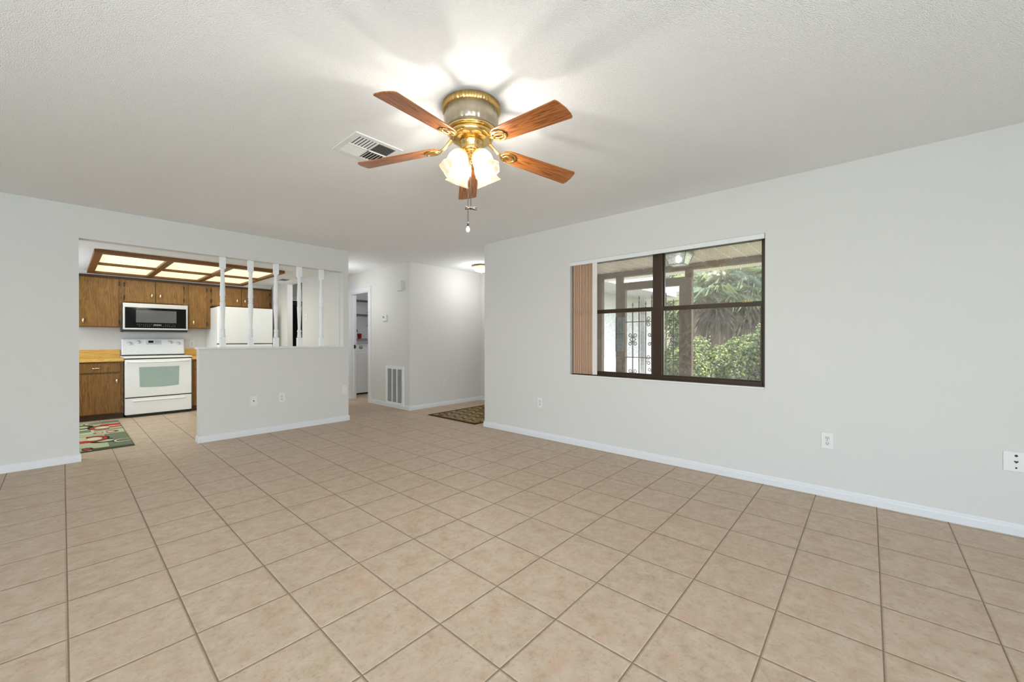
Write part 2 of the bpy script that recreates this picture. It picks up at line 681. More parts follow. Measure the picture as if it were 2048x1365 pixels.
# dark louvred door at the end of the hall
d2 = thing('door_2', (3.26, 9.36, 0), 'dark louvred door seen through the kitchen opening', None)
d2['kind'] = 'structure'
b = MB()
for x0, x1 in ((2.90, 2.98), (3.54, 3.62)):
    b.box(x0, x1, 9.37, 9.41, 0.005, 2.02)
b.box(2.98, 3.54, 9.37, 9.41, 1.93, 2.02)
b.box(2.98, 3.54, 9.37, 9.41, 0.005, 0.15)
b.build('door_frame', M_black, d2)
b = MB()
z = 0.16
while z < 1.92:
    b.prism([(2.98, 9.375, z), (2.98, 9.405, z + 0.028), (2.98, 9.408, z + 0.022), (2.98, 9.378, z - 0.006)], (0.56, 0, 0))
    z += 0.036
b.box(2.98, 3.54, 9.409, 9.412, 0.15, 1.93)
b.build('louvre', plain('black_louvre_paint', (34, 34, 35), 0.3), d2)
b = MB()
b.box(2.80, 3.72, 9.33, 9.35, 2.03, 2.10)
b.box(2.80, 2.90, 9.33, 9.35, 0, 2.03)
b.box(3.62, 3.72, 9.33, 9.35, 0, 2.03)
b.build('door_casing', M_trim, d2)

# ================================================================== window
w1 = thing('window_1', (XR + 0.08, 1.55, WZ0), 'dark bronze double window onto the porch', None)
w1['kind'] = 'structure'
FX0, FX1 = 3.82, 3.875
b = MB()
b.box(FX0, FX1, WY0, 0.652, WZ0, 1.992)
b.box(FX0, FX1, 2.455, WY1, WZ0, 1.992)
b.box(FX0 - 0.01, FX1, 0.652, 2.455, WZ0, 0.815)
b.box(FX0, FX1, 0.652, 2.455, 1.985, WZ1)
b.box(FX0 - 0.004, FX1, 1.478, 1.57, 0.815, 1.985)
b.box(FX0 - 0.03, FX0, WY0, WY1, WZ0, 0.785)
b.build('window_frame', M_window, w1, 0.003)
for nm, y0, y1 in (('a', 0.652, 1.478), ('b', 1.57, 2.455)):
    b = MB()
    b.box(FX0 - 0.002, FX1 - 0.025, y0, y1, 1.440, 1.481)
    b.box(FX0 - 0.002, FX1 - 0.025, y0, y0 + 0.014, 0.815, 1.44)
    b.box(FX0 - 0.002, FX1 - 0.025, y1 - 0.014, y1, 0.815, 1.44)
    b.box(FX0 - 0.002, FX1 - 0.025, y0 + 0.014, y1 - 0.014, 0.815, 0.826)
    sash = b.build('sash', M_window, w1, 0.002)
    b = MB().box(FX0 + 0.012, FX0 + 0.015, y0 + 0.014, y1 - 0.014, 0.826, 1.44)
    b.build('pane', M_glass_lo, sash)
    b = MB()
    b.box(FX0 + 0.03, FX1 - 0.002, y0, y0 + 0.012, 1.481, 1.985)
    b.box(FX0 + 0.03, FX1 - 0.002, y1 - 0.012, y1, 1.481, 1.985)
    sash = b.build('sash', M_window, w1, 0.002)
    b = MB().box(FX0 + 0.04, FX0 + 0.043, y0 + 0.012, y1 - 0.012, 1.481, 1.985)
    b.build('pane', M_glass_up, sash)
M_latch = metal('brass_window_latch', (140, 112, 62), 0.3)
b = MB().box(FX0 - 0.012, FX0 - 0.002, 0.72, 0.80, 1.474, 1.4805).box(FX0 - 0.012, FX0 - 0.002, 1.72, 1.80, 1.474, 1.4805)
b.build('sash_latch', M_latch, w1)
b = MB().box(XR - 0.012, FX0 - 0.03, WY0 + 0.001, WY1 - 0.001, WZ0 - 0.001, WZ0 + 0.012)
struct(b.build('trim_2', plain('white_marble_sill', (232, 231, 228), 0.25), bevel=0.004), 'white marble window sill')

# vertical blinds drawn to the left
vb = thing('vertical_blind', (XR + 0.02, 2.35, WZ0), 'tan vertical blind drawn open to the left side of the window', 'blind')
b = MB()
b.box(XR - 0.002, XR + 0.045, WY0 + 0.004, WY1 - 0.004, 1.985, 2.02)
b.box(XR - 0.004, XR - 0.002, WY0 + 0.004, WY1 - 0.004, 1.98, 2.018)
tag(b.build('headrail', plain('white_headrail', (224, 226, 224), 0.35), vb), 'white headrail across the window top')
M_vane = plain('tan_vane', (226, 192, 164), 0.5, wear=0.05)
M_vane2 = plain('deep_tan_vane', (212, 176, 148), 0.5, wear=0.05)
N = 19
for i in range(N):
    y = 2.215 + i * (2.455 - 2.215) / N
    b = MB()
    t = 0.1
    b.prism([(XR + 0.004, y, 0.79), (XR + 0.022, y + 0.004, 0.79), (XR + 0.050, y + 0.003, 0.79), (XR + 0.050, y + 0.0055, 0.79), (XR + 0.022, y + 0.0068, 0.79), (XR + 0.004, y + 0.0028 + (i % 3) * 0.0012, 0.79)], (0, 0, 1.195))
    b.build('vane', M_vane if i % 2 else M_vane2, vb)
b = MB().prism([(XR + 0.004, 2.150, 0.79), (XR + 0.004, 2.206, 0.79), (XR + 0.007, 2.206, 0.79), (XR + 0.007, 2.150, 0.79)], (0, 0, 1.195))
tag(b.build('vane', plain('white_vane', (226, 220, 214), 0.4), vb), 'white end vane turned flat')

# ================================================================== spindles on the half wall
M_spindle = plain('white_spindle_paint', (236, 236, 235), 0.4, wear=0.01)
prof = [(0.024, 1.190), (0.020, 1.198), (0.027, 1.206), (0.027, 1.214), (0.020, 1.222), (0.025, 1.232), (0.025, 1.240), (0.019, 1.250), (0.024, 1.262), (0.026, 1.278), (0.021, 1.292), (0.017, 1.302),
        (0.018, 1.33), (0.021, 1.42), (0.025, 1.52), (0.0275, 1.585), (0.026, 1.604), (0.020, 1.612), (0.026, 1.620), (0.026, 1.628), (0.020, 1.636), (0.026, 1.644), (0.026, 1.652), (0.021, 1.662),
        (0.0275, 1.676), (0.0275, 1.70), (0.025, 1.78), (0.021, 1.88), (0.018, 1.945), (0.022, 1.953), (0.022, 1.960), (0.018, 1.968), (0.020, 1.978), (0.026, 1.992), (0.026, 2.0)]
b = MB()
b.box(-0.027, 0.027, -0.027, 0.027, 1.075, 1.19)
b.box(-0.027, 0.027, -0.027, 0.027, 2.0, 2.131)
b.lathe(prof, 24)
sp0 = b.build('spindle', M_spindle)
xs = [1.2515, 1.537, 1.819, 2.0995, 2.388]
lab = ['white turned spindle nearest the open kitchen end of the half wall',
       'second white turned spindle on the half wall from the open kitchen end',
       'middle one of the five white turned spindles on the half wall',
       'white turned spindle on the half wall beside the dark louvred door',
       'white turned spindle on the half wall nearest the hall']
for i, x in enumerate(xs):
    o = sp0 if i == 0 else sp0.copy()
    if i: COL.objects.link(o)
    o.location = (x, 5.670, 0)
    tag(o, lab[i], 'spindle', 'white turned spindles on the half wall')

# ================================================================== ceiling fan
FX, FY = 1.493, 1.628
fan = thing('ceiling_fan', (FX, FY, H), 'oak-bladed brass hugger ceiling fan with lit tulip shades', 'ceiling fan')
T0 = Matrix.Translation((FX, FY, 0))


def ribs(amp, n):
    return lambda r, z, a: r * (1 + amp * (1 if math.sin(n * a) > 0 else -1))


b = MB().lathe([(0.150, 2.398), (0.156, 2.404), (0.156, 2.436), (0.152, 2.44)], 180, T0, rfun=lambda r, z, a: r + (0.0025 * (1 if math.sin(60 * a) > 0 else -1) if 2.402 < z < 2.437 else 0))
b.build('canopy_ring', M_brass2, fan)


def pleated():
    k = NT('pleated_smoke_glass_band')
    v = k.coord()
    f = k.noise(v, 25, 3)
    c = k.mix(f, lin((146, 130, 106)), lin((176, 160, 136)))
    k.pbr(c, 0.18, 0.25, spec=0.6, coat=0.3)
    return k.m


b = MB().lathe([(0.132, 2.302), (0.142, 2.312), (0.147, 2.36), (0.146, 2.40)], 144, T0, rfun=lambda r, z, a: r * (1 + 0.012 * abs(math.sin(12 * a))))
b.build('motor_housing', pleated(), fan)
b = MB().lathe([(0.128, 2.288), (0.136, 2.292), (0.136, 2.302), (0.130, 2.305)], 64, T0)
b.lathe([(0.085, 2.246), (0.10, 2.25), (0.118, 2.262), (0.124, 2.276), (0.122, 2.289)], 64, T0)
b.build('motor_plate', M_brass, fan)
b = MB().lathe([(0.05, 2.186), (0.058, 2.19), (0.060, 2.20), (0.060, 2.225), (0.066, 2.232), (0.066, 2.247)], 96, T0, rfun=lambda r, z, a: r + (0.0015 * math.sin(36 * a) if 2.195 < z < 2.23 else 0))
b.build('switch_housing', M_brass, fan)
b = MB().lathe([(0.004, 2.132), (0.010, 2.136), (0.013, 2.146), (0.010, 2.152), (0.018, 2.158), (0.020, 2.165), (0.026, 2.172), (0.046, 2.180), (0.05, 2.188)], 32, T0)
b.build('finial', M_brass, fan)

# blades: built along +x in their own frame
TIPZ, ROOTZ = 2.160, 2.208


def blade_mesh():
    b = MB()
    pts = []
    L0, L1 = 0.185, 0.640
    n = 14

    def half(t):
        return 0.050 + 0.015 * t
    up, lo = [], []
    for i in range(n + 1):
        t = i / n
        x = L0 + (L1 - L0) * t
        w = half(t)
        if t < 0.12:
            w *= math.sqrt(max(0.0, 1 - ((0.12 - t) / 0.12) ** 2)) * 0.35 + 0.65
        up.append((x, w))
        lo.append((x, -w))
    # clipped, softly rounded tip: the trailing corner is fuller
    tip = [(L1 + 0.012, 0.045), (L1 + 0.016, 0.0), (L1 + 0.010, -0.045)]
    outline = lo + [(L1 + 0.005, -0.060)] + tip[::-1] + [(L1 + 0.006, 0.060)] + up[::-1]
    b.prism([(x, y, 0) for x, y in outline], (0, 0, 0.0065))
    return b


bl0 = ir0 = None
az = [194.0, 266.0, 338.0, 50.0, 122.0]
slope = math.atan2(ROOTZ - TIPZ, 0.455)
lab = ['oak blade reaching to the upper left', 'oak blade reaching to the upper right', 'oak blade reaching to the lower right', 'oak blade behind the lamp shades', 'oak blade crossing the ceiling vent']
for i in range(5):
    if i == 0:
        bl0 = blade_mesh().build('blade', M_blade, None, 0.002)
        bl = bl0
        b = MB()
        # arm from the motor, dipping, then a pierced oval plate under the blade root
        b.tube([(0.07, 0, 0.055), (0.10, 0, 0.050), (0.13, 0, 0.028), (0.16, 0, 0.006), (0.19, 0, -0.004)], [0.013, 0.012, 0.010, 0.009, 0.008], 10)
        ring = [(0.222 + 0.042 * math.cos(a), 0.034 * math.sin(a), -0.003) for a in np.linspace(0, 2 * PI, 25)]
        b.tube(ring, 0.006, 8)
        b.tube([(0.19, 0, -0.003), (0.21, 0.012, -0.004), (0.24, 0.014, -0.004), (0.262, 0, -0.003)], 0.0045, 8)
        b.tube([(0.19, 0, -0.003), (0.21, -0.012, -0.004), (0.24, -0.014, -0.004), (0.262, 0, -0.003)], 0.0045, 8)
        for sx, sy in ((0.2, 0.026), (0.2, -0.026), (0.258, 0.0)):
            b.ball((sx, sy, -0.004), 0.007, 10, 0.6)
        ir0 = b.build('blade_iron', M_brass)
        ir = ir0
    else:
        bl = bl0.copy(); COL.objects.link(bl)
        ir = ir0.copy(); COL.objects.link(ir)
    bl.parent = fan
    R = Matrix.Rotation(math.radians(az[i]), 4, 'Z') @ Matrix.Rotation(slope, 4, 'Y')
    bl.matrix_local = Matrix.Translation((0, 0, ROOTZ + 0.185 * math.tan(slope) - H)) @ R @ Matrix.Rotation(math.radians(-11), 4, 'X')
    bl['label'] = lab[i]
    ir.parent = bl
    ir.matrix_local = Matrix()

# lamp shades
def bulb_glass():
    k = NT('lit_bulb')
    v = k.coord()
    em = k.n('ShaderNodeEmission')
    k.l(k.mix(k.noise(v, 20, 2), lin((255, 214, 150)), lin((255, 236, 200))), em.inputs[0])
    em.inputs[1].default_value = 5.0
    tr = k.n('ShaderNodeBsdfTransparent')
    mx = k.n('ShaderNodeMixShader')
    mx.inputs[0].default_value = 0.75
    k.l(em.outputs[0], mx.inputs[1]); k.l(tr.outputs[0], mx.inputs[2])
    k.l(mx.outputs[0], k.out.inputs[0])
    return k.m


M_bulb = bulb_glass()


def shade_mat():
    k = NT('frosted_tulip_glass')
    v = k.coord()
    f = k.noise(v, 28, 3, 0.6, 1.5)
    tr = k.n('ShaderNodeBsdfTransparent')
    tr.inputs[0].default_value = (1, 0.985, 0.95, 1)
    tl = k.n('ShaderNodeBsdfTranslucent')
    tl.inputs[0].default_value = (0.05, 0.044, 0.034, 1)
    gl = k.n('ShaderNodeBsdfGlossy')
    gl.inputs['Roughness'].default_value = 0.12
    em = k.n('ShaderNodeEmission')
    k.l(k.mix(f, lin((255, 214, 150)), lin((255, 240, 214))), em.inputs[0])
    em.inputs[1].default_value = 0.3
    a = k.n('ShaderNodeMixShader')
    a.inputs[0].default_value = 0.78
    k.l(tl.outputs[0], a.inputs[1])
    k.l(tr.outputs[0], a.inputs[2])
    c = k.n('ShaderNodeMixShader')
    c.inputs[0].default_value = 0.08
    k.l(a.outputs[0], c.inputs[1])
    k.l(gl.outputs[0], c.inputs[2])
    d = k.n('ShaderNodeAddShader')
    k.l(c.outputs[0], d.inputs[0])
    k.l(em.outputs[0], d.inputs[1])
    k.l(d.outputs[0], k.out.inputs[0])
    return k.m


M_shade = shade_mat()
sh0 = None
for i in range(4):
    a = math.radians(41.7 + 45 + 90 * i)
    dirv = Vector((math.cos(a), math.sin(a), 0))
    # arm
    if i == 0:
        b = MB()
        # local frame: +z points down the axis of the shade, origin at its neck
        prof = [(0.022, 0.0), (0.030, 0.006), (0.046, 0.03), (0.054, 0.06), (0.053, 0.085), (0.052, 0.10), (0.058, 0.120), (0.068, 0.136)]

        def fl(r, z, an):
            w = max(0, (z - 0.085) / 0.051)
            return r * (1 + 0.06 * w * math.sin(6 * an)) * (1 + 0.015 * math.sin(12 * an))
        b.lathe(prof, 72, Matrix(), rfun=fl, cap=False)
        sh0 = b.build('lamp_shade', M_shade)
        sm = sh0.modifiers.new('thick', 'SOLIDIFY')
        sm.thickness = 0.0025
        bb = MB()
        bb.lathe([(0.010, 0.012), (0.012, 0.03), (0.022, 0.055), (0.026, 0.075), (0.020, 0.095), (0.006, 0.104)], 20)
        bu0 = bb.build('bulb', M_bulb)
        hb = MB()
        hb.lathe([(0.012, -0.02), (0.020, -0.014), (0.024, -0.002), (0.028, 0.010), (0.036, 0.026), (0.038, 0.034), (0.036, 0.034), (0.022, 0.012)], 24)  # cup flared wide to keep bulb light off the ceiling near the canopy
        hb.tube([(0, 0, -0.015), (0, -0.01, -0.03), (0, -0.035, -0.035), (0, -0.055, -0.02)], 0.007, 8)
        ho0 = hb.build('lamp_holder', M_brass)
        sh, bu, ho = sh0, bu0, ho0
    else:
        sh, bu, ho = sh0.copy(), bu0.copy(), ho0.copy()
        for o in (sh, bu, ho): COL.objects.link(o)
    axis = (dirv * math.sin(math.radians(30)) + Vector((0, 0, -1)) * math.cos(math.radians(30))).normalized()
    side = Vector((0, 0, 1)).cross(dirv).normalized()
    yv = axis.cross(side).normalized()
    if yv.dot(dirv) < 0:
        yv = -yv; side = -side
    M3 = Matrix((side, yv, axis)).transposed().to_4x4()
    pos = dirv * 0.062 + Vector((0, 0, 2.168 - H))
    sh.parent = fan
    sh.matrix_local = Matrix.Translation(pos) @ M3
    bu.parent = sh; bu.matrix_local = Matrix()
    ho.parent = sh; ho.matrix_local = Matrix()
    wp = Vector((FX, FY, H)) + pos + axis * 0.07
    lamp('fan_bulb', 'POINT', wp, 11, (1.0, 0.97, 0.93), shadow_soft_size=0.012)

# pull chains
pc = MB()
x, y = FX - 0.012, FY + 0.008
pc.tube([(x, y, 2.19), (x - 0.03, y - 0.026, 2.14), (x - 0.03, y - 0.026, 1.79)], 0.0016, 6)
p1 = pc.build('pull_chain', M_chrome, fan)
b = MB()
cx, cy = x - 0.03, y - 0.026
b.cyl((cx, cy, 1.782), 0.0055, 0.022)
b.build('chain_bell', M_dark, p1)
b = MB().lathe([(0.0035, 1.737), (0.009, 1.741), (0.012, 1.749), (0.010, 1.760), (0.006, 1.768), (0.005, 1.773)], 16, Matrix.Translation((cx, cy, 0)))
tag(b.build('pull', plain('white_crystal', (240, 240, 236), 0.15), p1), 'small white crystal drop')
pc = MB()
x2, y2 = cx + 0.010, cy - 0.012
pc.tube([(FX, FY, 2.19), (x2, y2, 2.13), (x2, y2, 1.875)], 0.0016, 6)
p2 = pc.build('pull_chain', M_chrome, fan)
b = MB()
b.ball((x2, y2, 1.868), 0.009, 12, 0.8)
for a0, dz in ((0.25, 0.006), (-0.15, -0.010), (PI - 0.2, 0.010), (PI + 0.25, -0.006)):
    u = Vector((0.6653, -0.7466, 0))
    q = Vector((x2, y2, 1.868))
    d = u * math.cos(a0) + Vector((0.7466, 0.6653, 0)) * math.sin(a0)
    b.tube([q, q + d * 0.016 + Vector((0, 0, dz * 0.5)), q + d * 0.032 + Vector((0, 0, dz))], [0.004, 0.0045, 0.003], 8)
tag(b.build('pull', plain('bronze_ornament', (64, 48, 36), 0.4), p2), 'tiny bronze four-armed fan ornament')

# ================================================================== vents
M_vent = plain('white_register_metal', (232, 232, 230), 0.4, wear=0.01)


def register(name, cx, cy, sx, sy, z, label, quads=True):
    t = thing(name, (cx, cy, z), label, 'vent')
    x0, x1, y0, y1 = cx - sx / 2, cx + sx / 2, cy - sy / 2, cy + sy / 2
    b = MB()
    f = 0.034
    zz = z - 0.006
    b.box(x0, x1, y0, y0 + f, zz, z); b.box(x0, x1, y1 - f, y1, zz, z)
    b.box(x0, x0 + f, y0 + f, y1 - f, zz, z); b.box(x1 - f, x1, y0 + f, y1 - f, zz, z)
    if quads:
        b.box(x0 + f, x1 - f, cy - 0.006, cy + 0.006, zz - 0.002, z); b.box(cx - 0.006, cx + 0.006, y0 + f, y1 - f, zz - 0.002, z)
    b.build('vent_frame', M_vent, t, 0.0015)
    b = MB().box(x0 + f, x1 - f, y0 + f, y1 - f, z - 0.0012, z - 0.0004)
    b.build('vent_opening', M_black, t)
    b = MB()
    X0, X1, Y0, Y1 = x0 + f, x1 - f, y0 + f, y1 - f

    def slats(ax0, ax1, ay0, ay1, along, tilt, n):
        for k in range(n):
            if along == 'x':
                y = ay0 + (ay1 - ay0) * (k + 0.5) / n
                b.prism([(ax0, y - 0.002, zz), (ax0, y + tilt - 0.002, z - 0.0015), (ax0, y + tilt, z - 0.0015), (ax0, y, zz)], (ax1 - ax0, 0, 0))
            else:
                x = ax0 + (ax1 - ax0) * (k + 0.5) / n
                b.prism([(x - 0.002, ay0, zz), (x + tilt - 0.002, ay0, z - 0.0015), (x + tilt, ay0, z - 0.0015), (x, ay0, zz)], (0, ay1 - ay0, 0))
    if quads:
        slats(X0, cx - 0.006, Y0, cy - 0.006, 'y', -0.008, 6)
        slats(X0, cx - 0.006, cy + 0.006, Y1, 'x', -0.0125, 7)
        slats(cx + 0.006, X1, Y0, cy - 0.006, 'x', 0.0075, 7)
        slats(cx + 0.006, X1, cy + 0.006, Y1, 'y', 0.010, 6)
    else:
        slats(X0, X1, Y0, Y1, 'y', 0.006, 9)
    b.build('vent_slats', M_vent, t)
    return t


register('ceiling_vent', 1.365, 2.515, 0.335, 0.335, H, 'white square air register in the popcorn ceiling beside the fan')
register('ceiling_vent', 2.475, 7.335, 0.19, 0.33, 2.172, 'small air register with dark slots in the kitchen ceiling', False)

rg = thing('return_air_grille', (HX, 6.03, 0.37), 'tall white return air grille low on the hall wall', 'vent')
b = MB()
gy0, gy1, gz0, gz1 = 5.765, 6.31, 0.05, 0.712
gx = HX - 0.02
b.box(gx, HX, gy0, gy0 + 0.05, gz0, gz1); b.box(gx, HX, gy1 - 0.05, gy1, gz0, gz1)
b.box(gx, HX, gy0 + 0.05, gy1 - 0.05, gz0, gz0 + 0.05); b.box(gx, HX, gy0 + 0.05, gy1 - 0.05, gz1 - 0.05, gz1)
cols = np.linspace(gy0 + 0.05, gy1 - 0.05, 4)
for yv in cols[1:3]:
    b.box(gx, HX, yv - 0.011, yv + 0.011, gz0 + 0.05, gz1 - 0.05)
b.build('vent_frame', M_vent, rg, 0.002)
b = MB()
z = gz0 + 0.058
while z < gz1 - 0.055:
    b.prism([(gx + 0.003, gy0 + 0.05, z), (HX - 0.002, gy0 + 0.05, z + 0.010), (HX - 0.002, gy0 + 0.05, z + 0.0115), (gx + 0.003, gy0 + 0.05, z + 0.0015)], (0, gy1 - gy0 - 0.1, 0))
    z += 0.0125
b.build('vent_slats', plain('grey_grille_fin', (196, 196, 193), 0.35, metal=0.2), rg)
b = MB().box(HX - 0.0015, HX - 0.0002, gy0 + 0.05, gy1 - 0.05, gz0 + 0.05, gz1 - 0.05)
b.build('vent_opening', plain('dusty_duct', (120, 120, 116), 0.8, wear=0.3, scale=12), rg)

# ================================================================== wall plates (built facing -y at the origin)


def place(t, loc, rz):
    t.location = loc
    t.rotation_euler = (0, 0, rz)
    return t


def plate_base(t, w=0.072, h=0.116):
    b = MB().box(-w / 2, w / 2, -0.006, 0, -h / 2, h / 2)
    b.build('plate', M_plate, t, 0.002)


M_slot = plain('socket_slot', (30, 28, 28), 0.5)


def outlet(label, loc, rz, group=None):
    t = thing('power_outlet', (0, 0, 0), label, 'outlet', group)
    plate_base(t)
    for s in (0.020, -0.020):
        b = MB()
        pts = []
        for k in range(24):
            a = 2 * PI * k / 24
            pts.append((0.0165 * math.cos(a), -0.006, s + max(-0.0125, min(0.0125, 0.0165 * math.sin(a)))))
        b.prism(pts, (0, -0.003, 0))
        sock = b.build('socket', plain('socket_face', (214, 213, 210), 0.4), t)
        b = MB()
        b.box(-0.0075, -0.0050, -0.0095, -0.0088, s - 0.001, s + 0.008)
        b.box(0.0050, 0.0075, -0.0095, -0.0088, s - 0.001, s + 0.007)
        b.cyl((0, -0.0092, s - 0.0065), 0.0028, 0.001, 'y', 12)
        b.build('slot', M_slot, sock)
    b = MB().cyl((0, -0.0065, 0), 0.003, 0.002, 'y', 12)
    b.build('screw', M_chrome, t)
    return place(t, loc, rz)


RW = -PI / 2      # facing -x
outlet('white duplex outlet low on the right wall nearest the camera', (XR, 0.228, 0.415), RW)
outlet('white duplex outlet on the right wall under the window blind', (XR, 2.905, 0.416), RW)
outlet('white duplex outlet on the front of the half wall', (1.865, YK, 0.42), 0)
outlet('white duplex outlet low on the foyer wall', (4.485, 5.612, 0.41), 0)
outlet('white duplex outlet on the kitchen wall right of the range', (1.50, 8.82, 1.092), 0)


def phone_plate(label, loc, rz, w, h, holes):
    t = thing('wall_plate', (0, 0, 0), label, 'wall plate')
    plate_base(t, w, h)
    for (hx, hz, r, kind) in holes:
        b = MB()
        if kind == 'round':
            b.cyl((hx, -0.0068, hz), r, 0.002, 'y', 16)
        else:
            b.prism([(hx - r, -0.0062, hz + r * 0.7), (hx, -0.0062, hz + r * 0.4), (hx + r, -0.0062, hz + r * 0.7), (hx + r * 0.9, -0.0062, hz - 0.1 * r), (hx, -0.0062, hz - r), (hx - r * 0.9, -0.0062, hz - 0.1 * r)], (0, -0.0012, 0))
        b.build('opening', M_slot, t)
    return place(t, loc, rz)


phone_plate('wide white wall plate with three dark holes at the right edge of the photo', (XR, -0.665, 0.437), RW, 0.124, 0.116,
            [(-0.012, 0.036, 0.0065, 'round'), (-0.012, 0.0, 0.009, 'heart'), (-0.012, -0.036, 0.0045, 'round')])
phone_plate('white cable plate with one dark jack on the half wall', (1.552, YK, 0.414), 0, 0.074, 0.118, [(0, 0.0, 0.0075, 'round')])
phone_plate('blank white wall plate near the hall end of the half wall', (2.69, YK, 0.448), 0, 0.074, 0.118, [(0.004, 0.042, 0.0035, 'round')])

sw = thing('light_switch', (0, 0, 0), 'white light switch on the kitchen side wall behind the spindles', 'switch')
plate_base(sw)
MB().box(-0.005, 0.005, -0.016, -0.005, -0.004, 0.014).build('toggle', M_plate, sw)
place(sw, (2.66, 6.88, 1.53), RW)

th = thing('thermostat', (0, 0, 0), 'white thermostat at eye height on the hall wall', 'thermostat')
MB().box(-0.062, 0.062, -0.028, 0, -0.055, 0.055).build('body', M_plate, th, 0.006)
MB().box(-0.045, 0.005, -0.0295, -0.028, -0.005, 0.032).build('display', plain('grey_display', (150, 152, 148), 0.2), th)
MB().box(0.02, 0.045, -0.031, -0.028, -0.03, 0.02).build('button', plain('pale_button', (206, 206, 203), 0.4), th)
place(th, (HX, 6.345, 1.545), RW)
ch = thing('door_chime', (0, 0, 0), 'white door chime box high on the hall wall near the corner', 'door chime')
MB().box(-0.075, 0.075, -0.045, 0, -0.085, 0.085).build('cover', M_wall, ch, 0.008)
MB().box(-0.078, 0.078, -0.012, 0, -0.088, 0.088).build('back_plate', M_plate, ch, 0.002)
place(ch, (HX, 5.86, 2.062), RW)

# ================================================================== foyer ceiling light
fl_ = thing('foyer_light', (4.80, 4.98, H), 'lit flush ceiling light with brass rim in the foyer', 'ceiling light')
T1 = Matrix.Translation((4.80, 4.98, 0))
MB().lathe([(0.150, 2.405), (0.165, 2.41), (0.165, 2.422), (0.14, 2.44)], 48, T1).build('rim', M_brass2, fl_)
MB().lathe([(0.004, 2.325), (0.06, 2.332), (0.11, 2.352), (0.14, 2.382), (0.150, 2.407)], 48, T1).build('globe', emitter('lit_frosted_globe', (255, 246, 228), 5.0), fl_)
MB().lathe([(0.002, 2.302), (0.008, 2.308), (0.010, 2.318), (0.006, 2.328)], 16, T1).build('finial', M_brass, fl_)
lamp('foyer_bulb', 'POINT', (4.80, 4.98, 2.16), 9, (0.96, 0.98, 1.0), shadow_soft_size=0.12)

# ================================================================== kitchen
# wood-framed fluorescent light box
lb = thing('fluorescent_light_box', (1.2, 7.42, 2.172), 'wood-framed lit fluorescent light box on the kitchen ceiling', 'ceiling light')
LX = [0.235, 0.305, 0.862, 0.932, 1.486, 1.556, 2.10, 2.17]
LY = [6.39, 6.575, 7.39, 7.45, 8.30, 8.45]
b = MB()
z0, z1 = 2.131, 2.171
b.box(LX[0], LX[7], LY[0], LY[1] - 0.09, z0, z1)
b.box(LX[0], LX[7], LY[4] + 0.06, LY[5], z0, z1)
for k in (0, 2, 4, 6):
    b.box(LX[k], LX[k + 1], LY[1] - 0.09, LY[4] + 0.06, z0, z1)
for k in (1, 3, 5):
    b.box(LX[k], LX[k + 1], LY[2], LY[3], z0, z1)
b.build('frame', M_frame_wood, lb, 0.003)


def panel_mat():
    k = NT('prismatic_light_panel')
    v = k.coord()
    vo = k.n('ShaderNodeTexVoronoi')
    k.l(v, vo.inputs['Vector'])
    vo.inputs['Scale'].default_value = 60
    c = k.mix(vo.outputs['Distance'], lin((255, 252, 214)), lin((240, 236, 190)))
    k.pbr(lin((235, 235, 220)), 0.4, 0, emit=c, estr=0.70)
    return k.m


M_panel = panel_mat()
for k in (1, 3, 5):
    for y0, y1 in ((LY[1] - 0.09, LY[2]), (LY[3], LY[4] + 0.06)):
        MB().box(LX[k], LX[k + 1], y0, y1, 2.160, 2.166).build('light_panel', M_panel, lb)
lamp('fluorescent_tubes', 'AREA', (1.2, 7.42, 2.125), 12.5, (1.0, 0.97, 0.84), shape='RECTANGLE', size=1.8, size_y=1.7, aim=(0, 0, -1))

# upper cabinets: each unit its own thing


def pull_v(b, x, y, z, h=0.08):
    b.tube([(x, y, z - h / 2), (x, y - 0.018, z - h * 0.3), (x, y - 0.021, z), (x, y - 0.018, z + h * 0.3), (x, y, z + h / 2)], [0.004, 0.009, 0.011, 0.009, 0.004], 8)
    return b


def pull_h(b, x, y, z, w=0.09):
    b.tube([(x - w / 2, y, z), (x - w * 0.3, y - 0.018, z), (x, y - 0.022, z), (x + w * 0.3, y - 0.018, z), (x + w / 2, y, z)], [0.003, 0.006, 0.008, 0.006, 0.003], 8)
    return b


UY = 8.49


def upper(label, x0, x1, z0, doors, crown=True):
    t = thing('wall_cabinet', ((x0 + x1) / 2, UY, z0), label, 'wall cabinet', 'oak kitchen wall cabinets')
    b = MB().box(x0, x1, UY, 8.82, z0, 2.115)
    b.build('body', M_cab, t, 0.002)
    b = MB().box(x0, x1, UY - 0.014, UY, 2.088, 2.116)
    b.build('top_moulding', M_cabdark, t)
    for (dx0, dx1, dz0, dz1, hx, hz, hinge) in doors:
        b = MB().box(dx0, dx1, UY - 0.02, UY - 0.001, dz0, dz1)
        d = b.build('door', M_cab, t, 0.004)
        pull_v(MB(), hx, UY - 0.02, hz).build('pull', M_pull, d)
        for hz2 in (dz0 + 0.07, dz1 - 0.07):
            MB().box(hinge - 0.008, hinge + 0.008, UY - 0.023, UY - 0.0005, hz2 - 0.028, hz2 + 0.028).build('hinge', M_black, d)
    return t


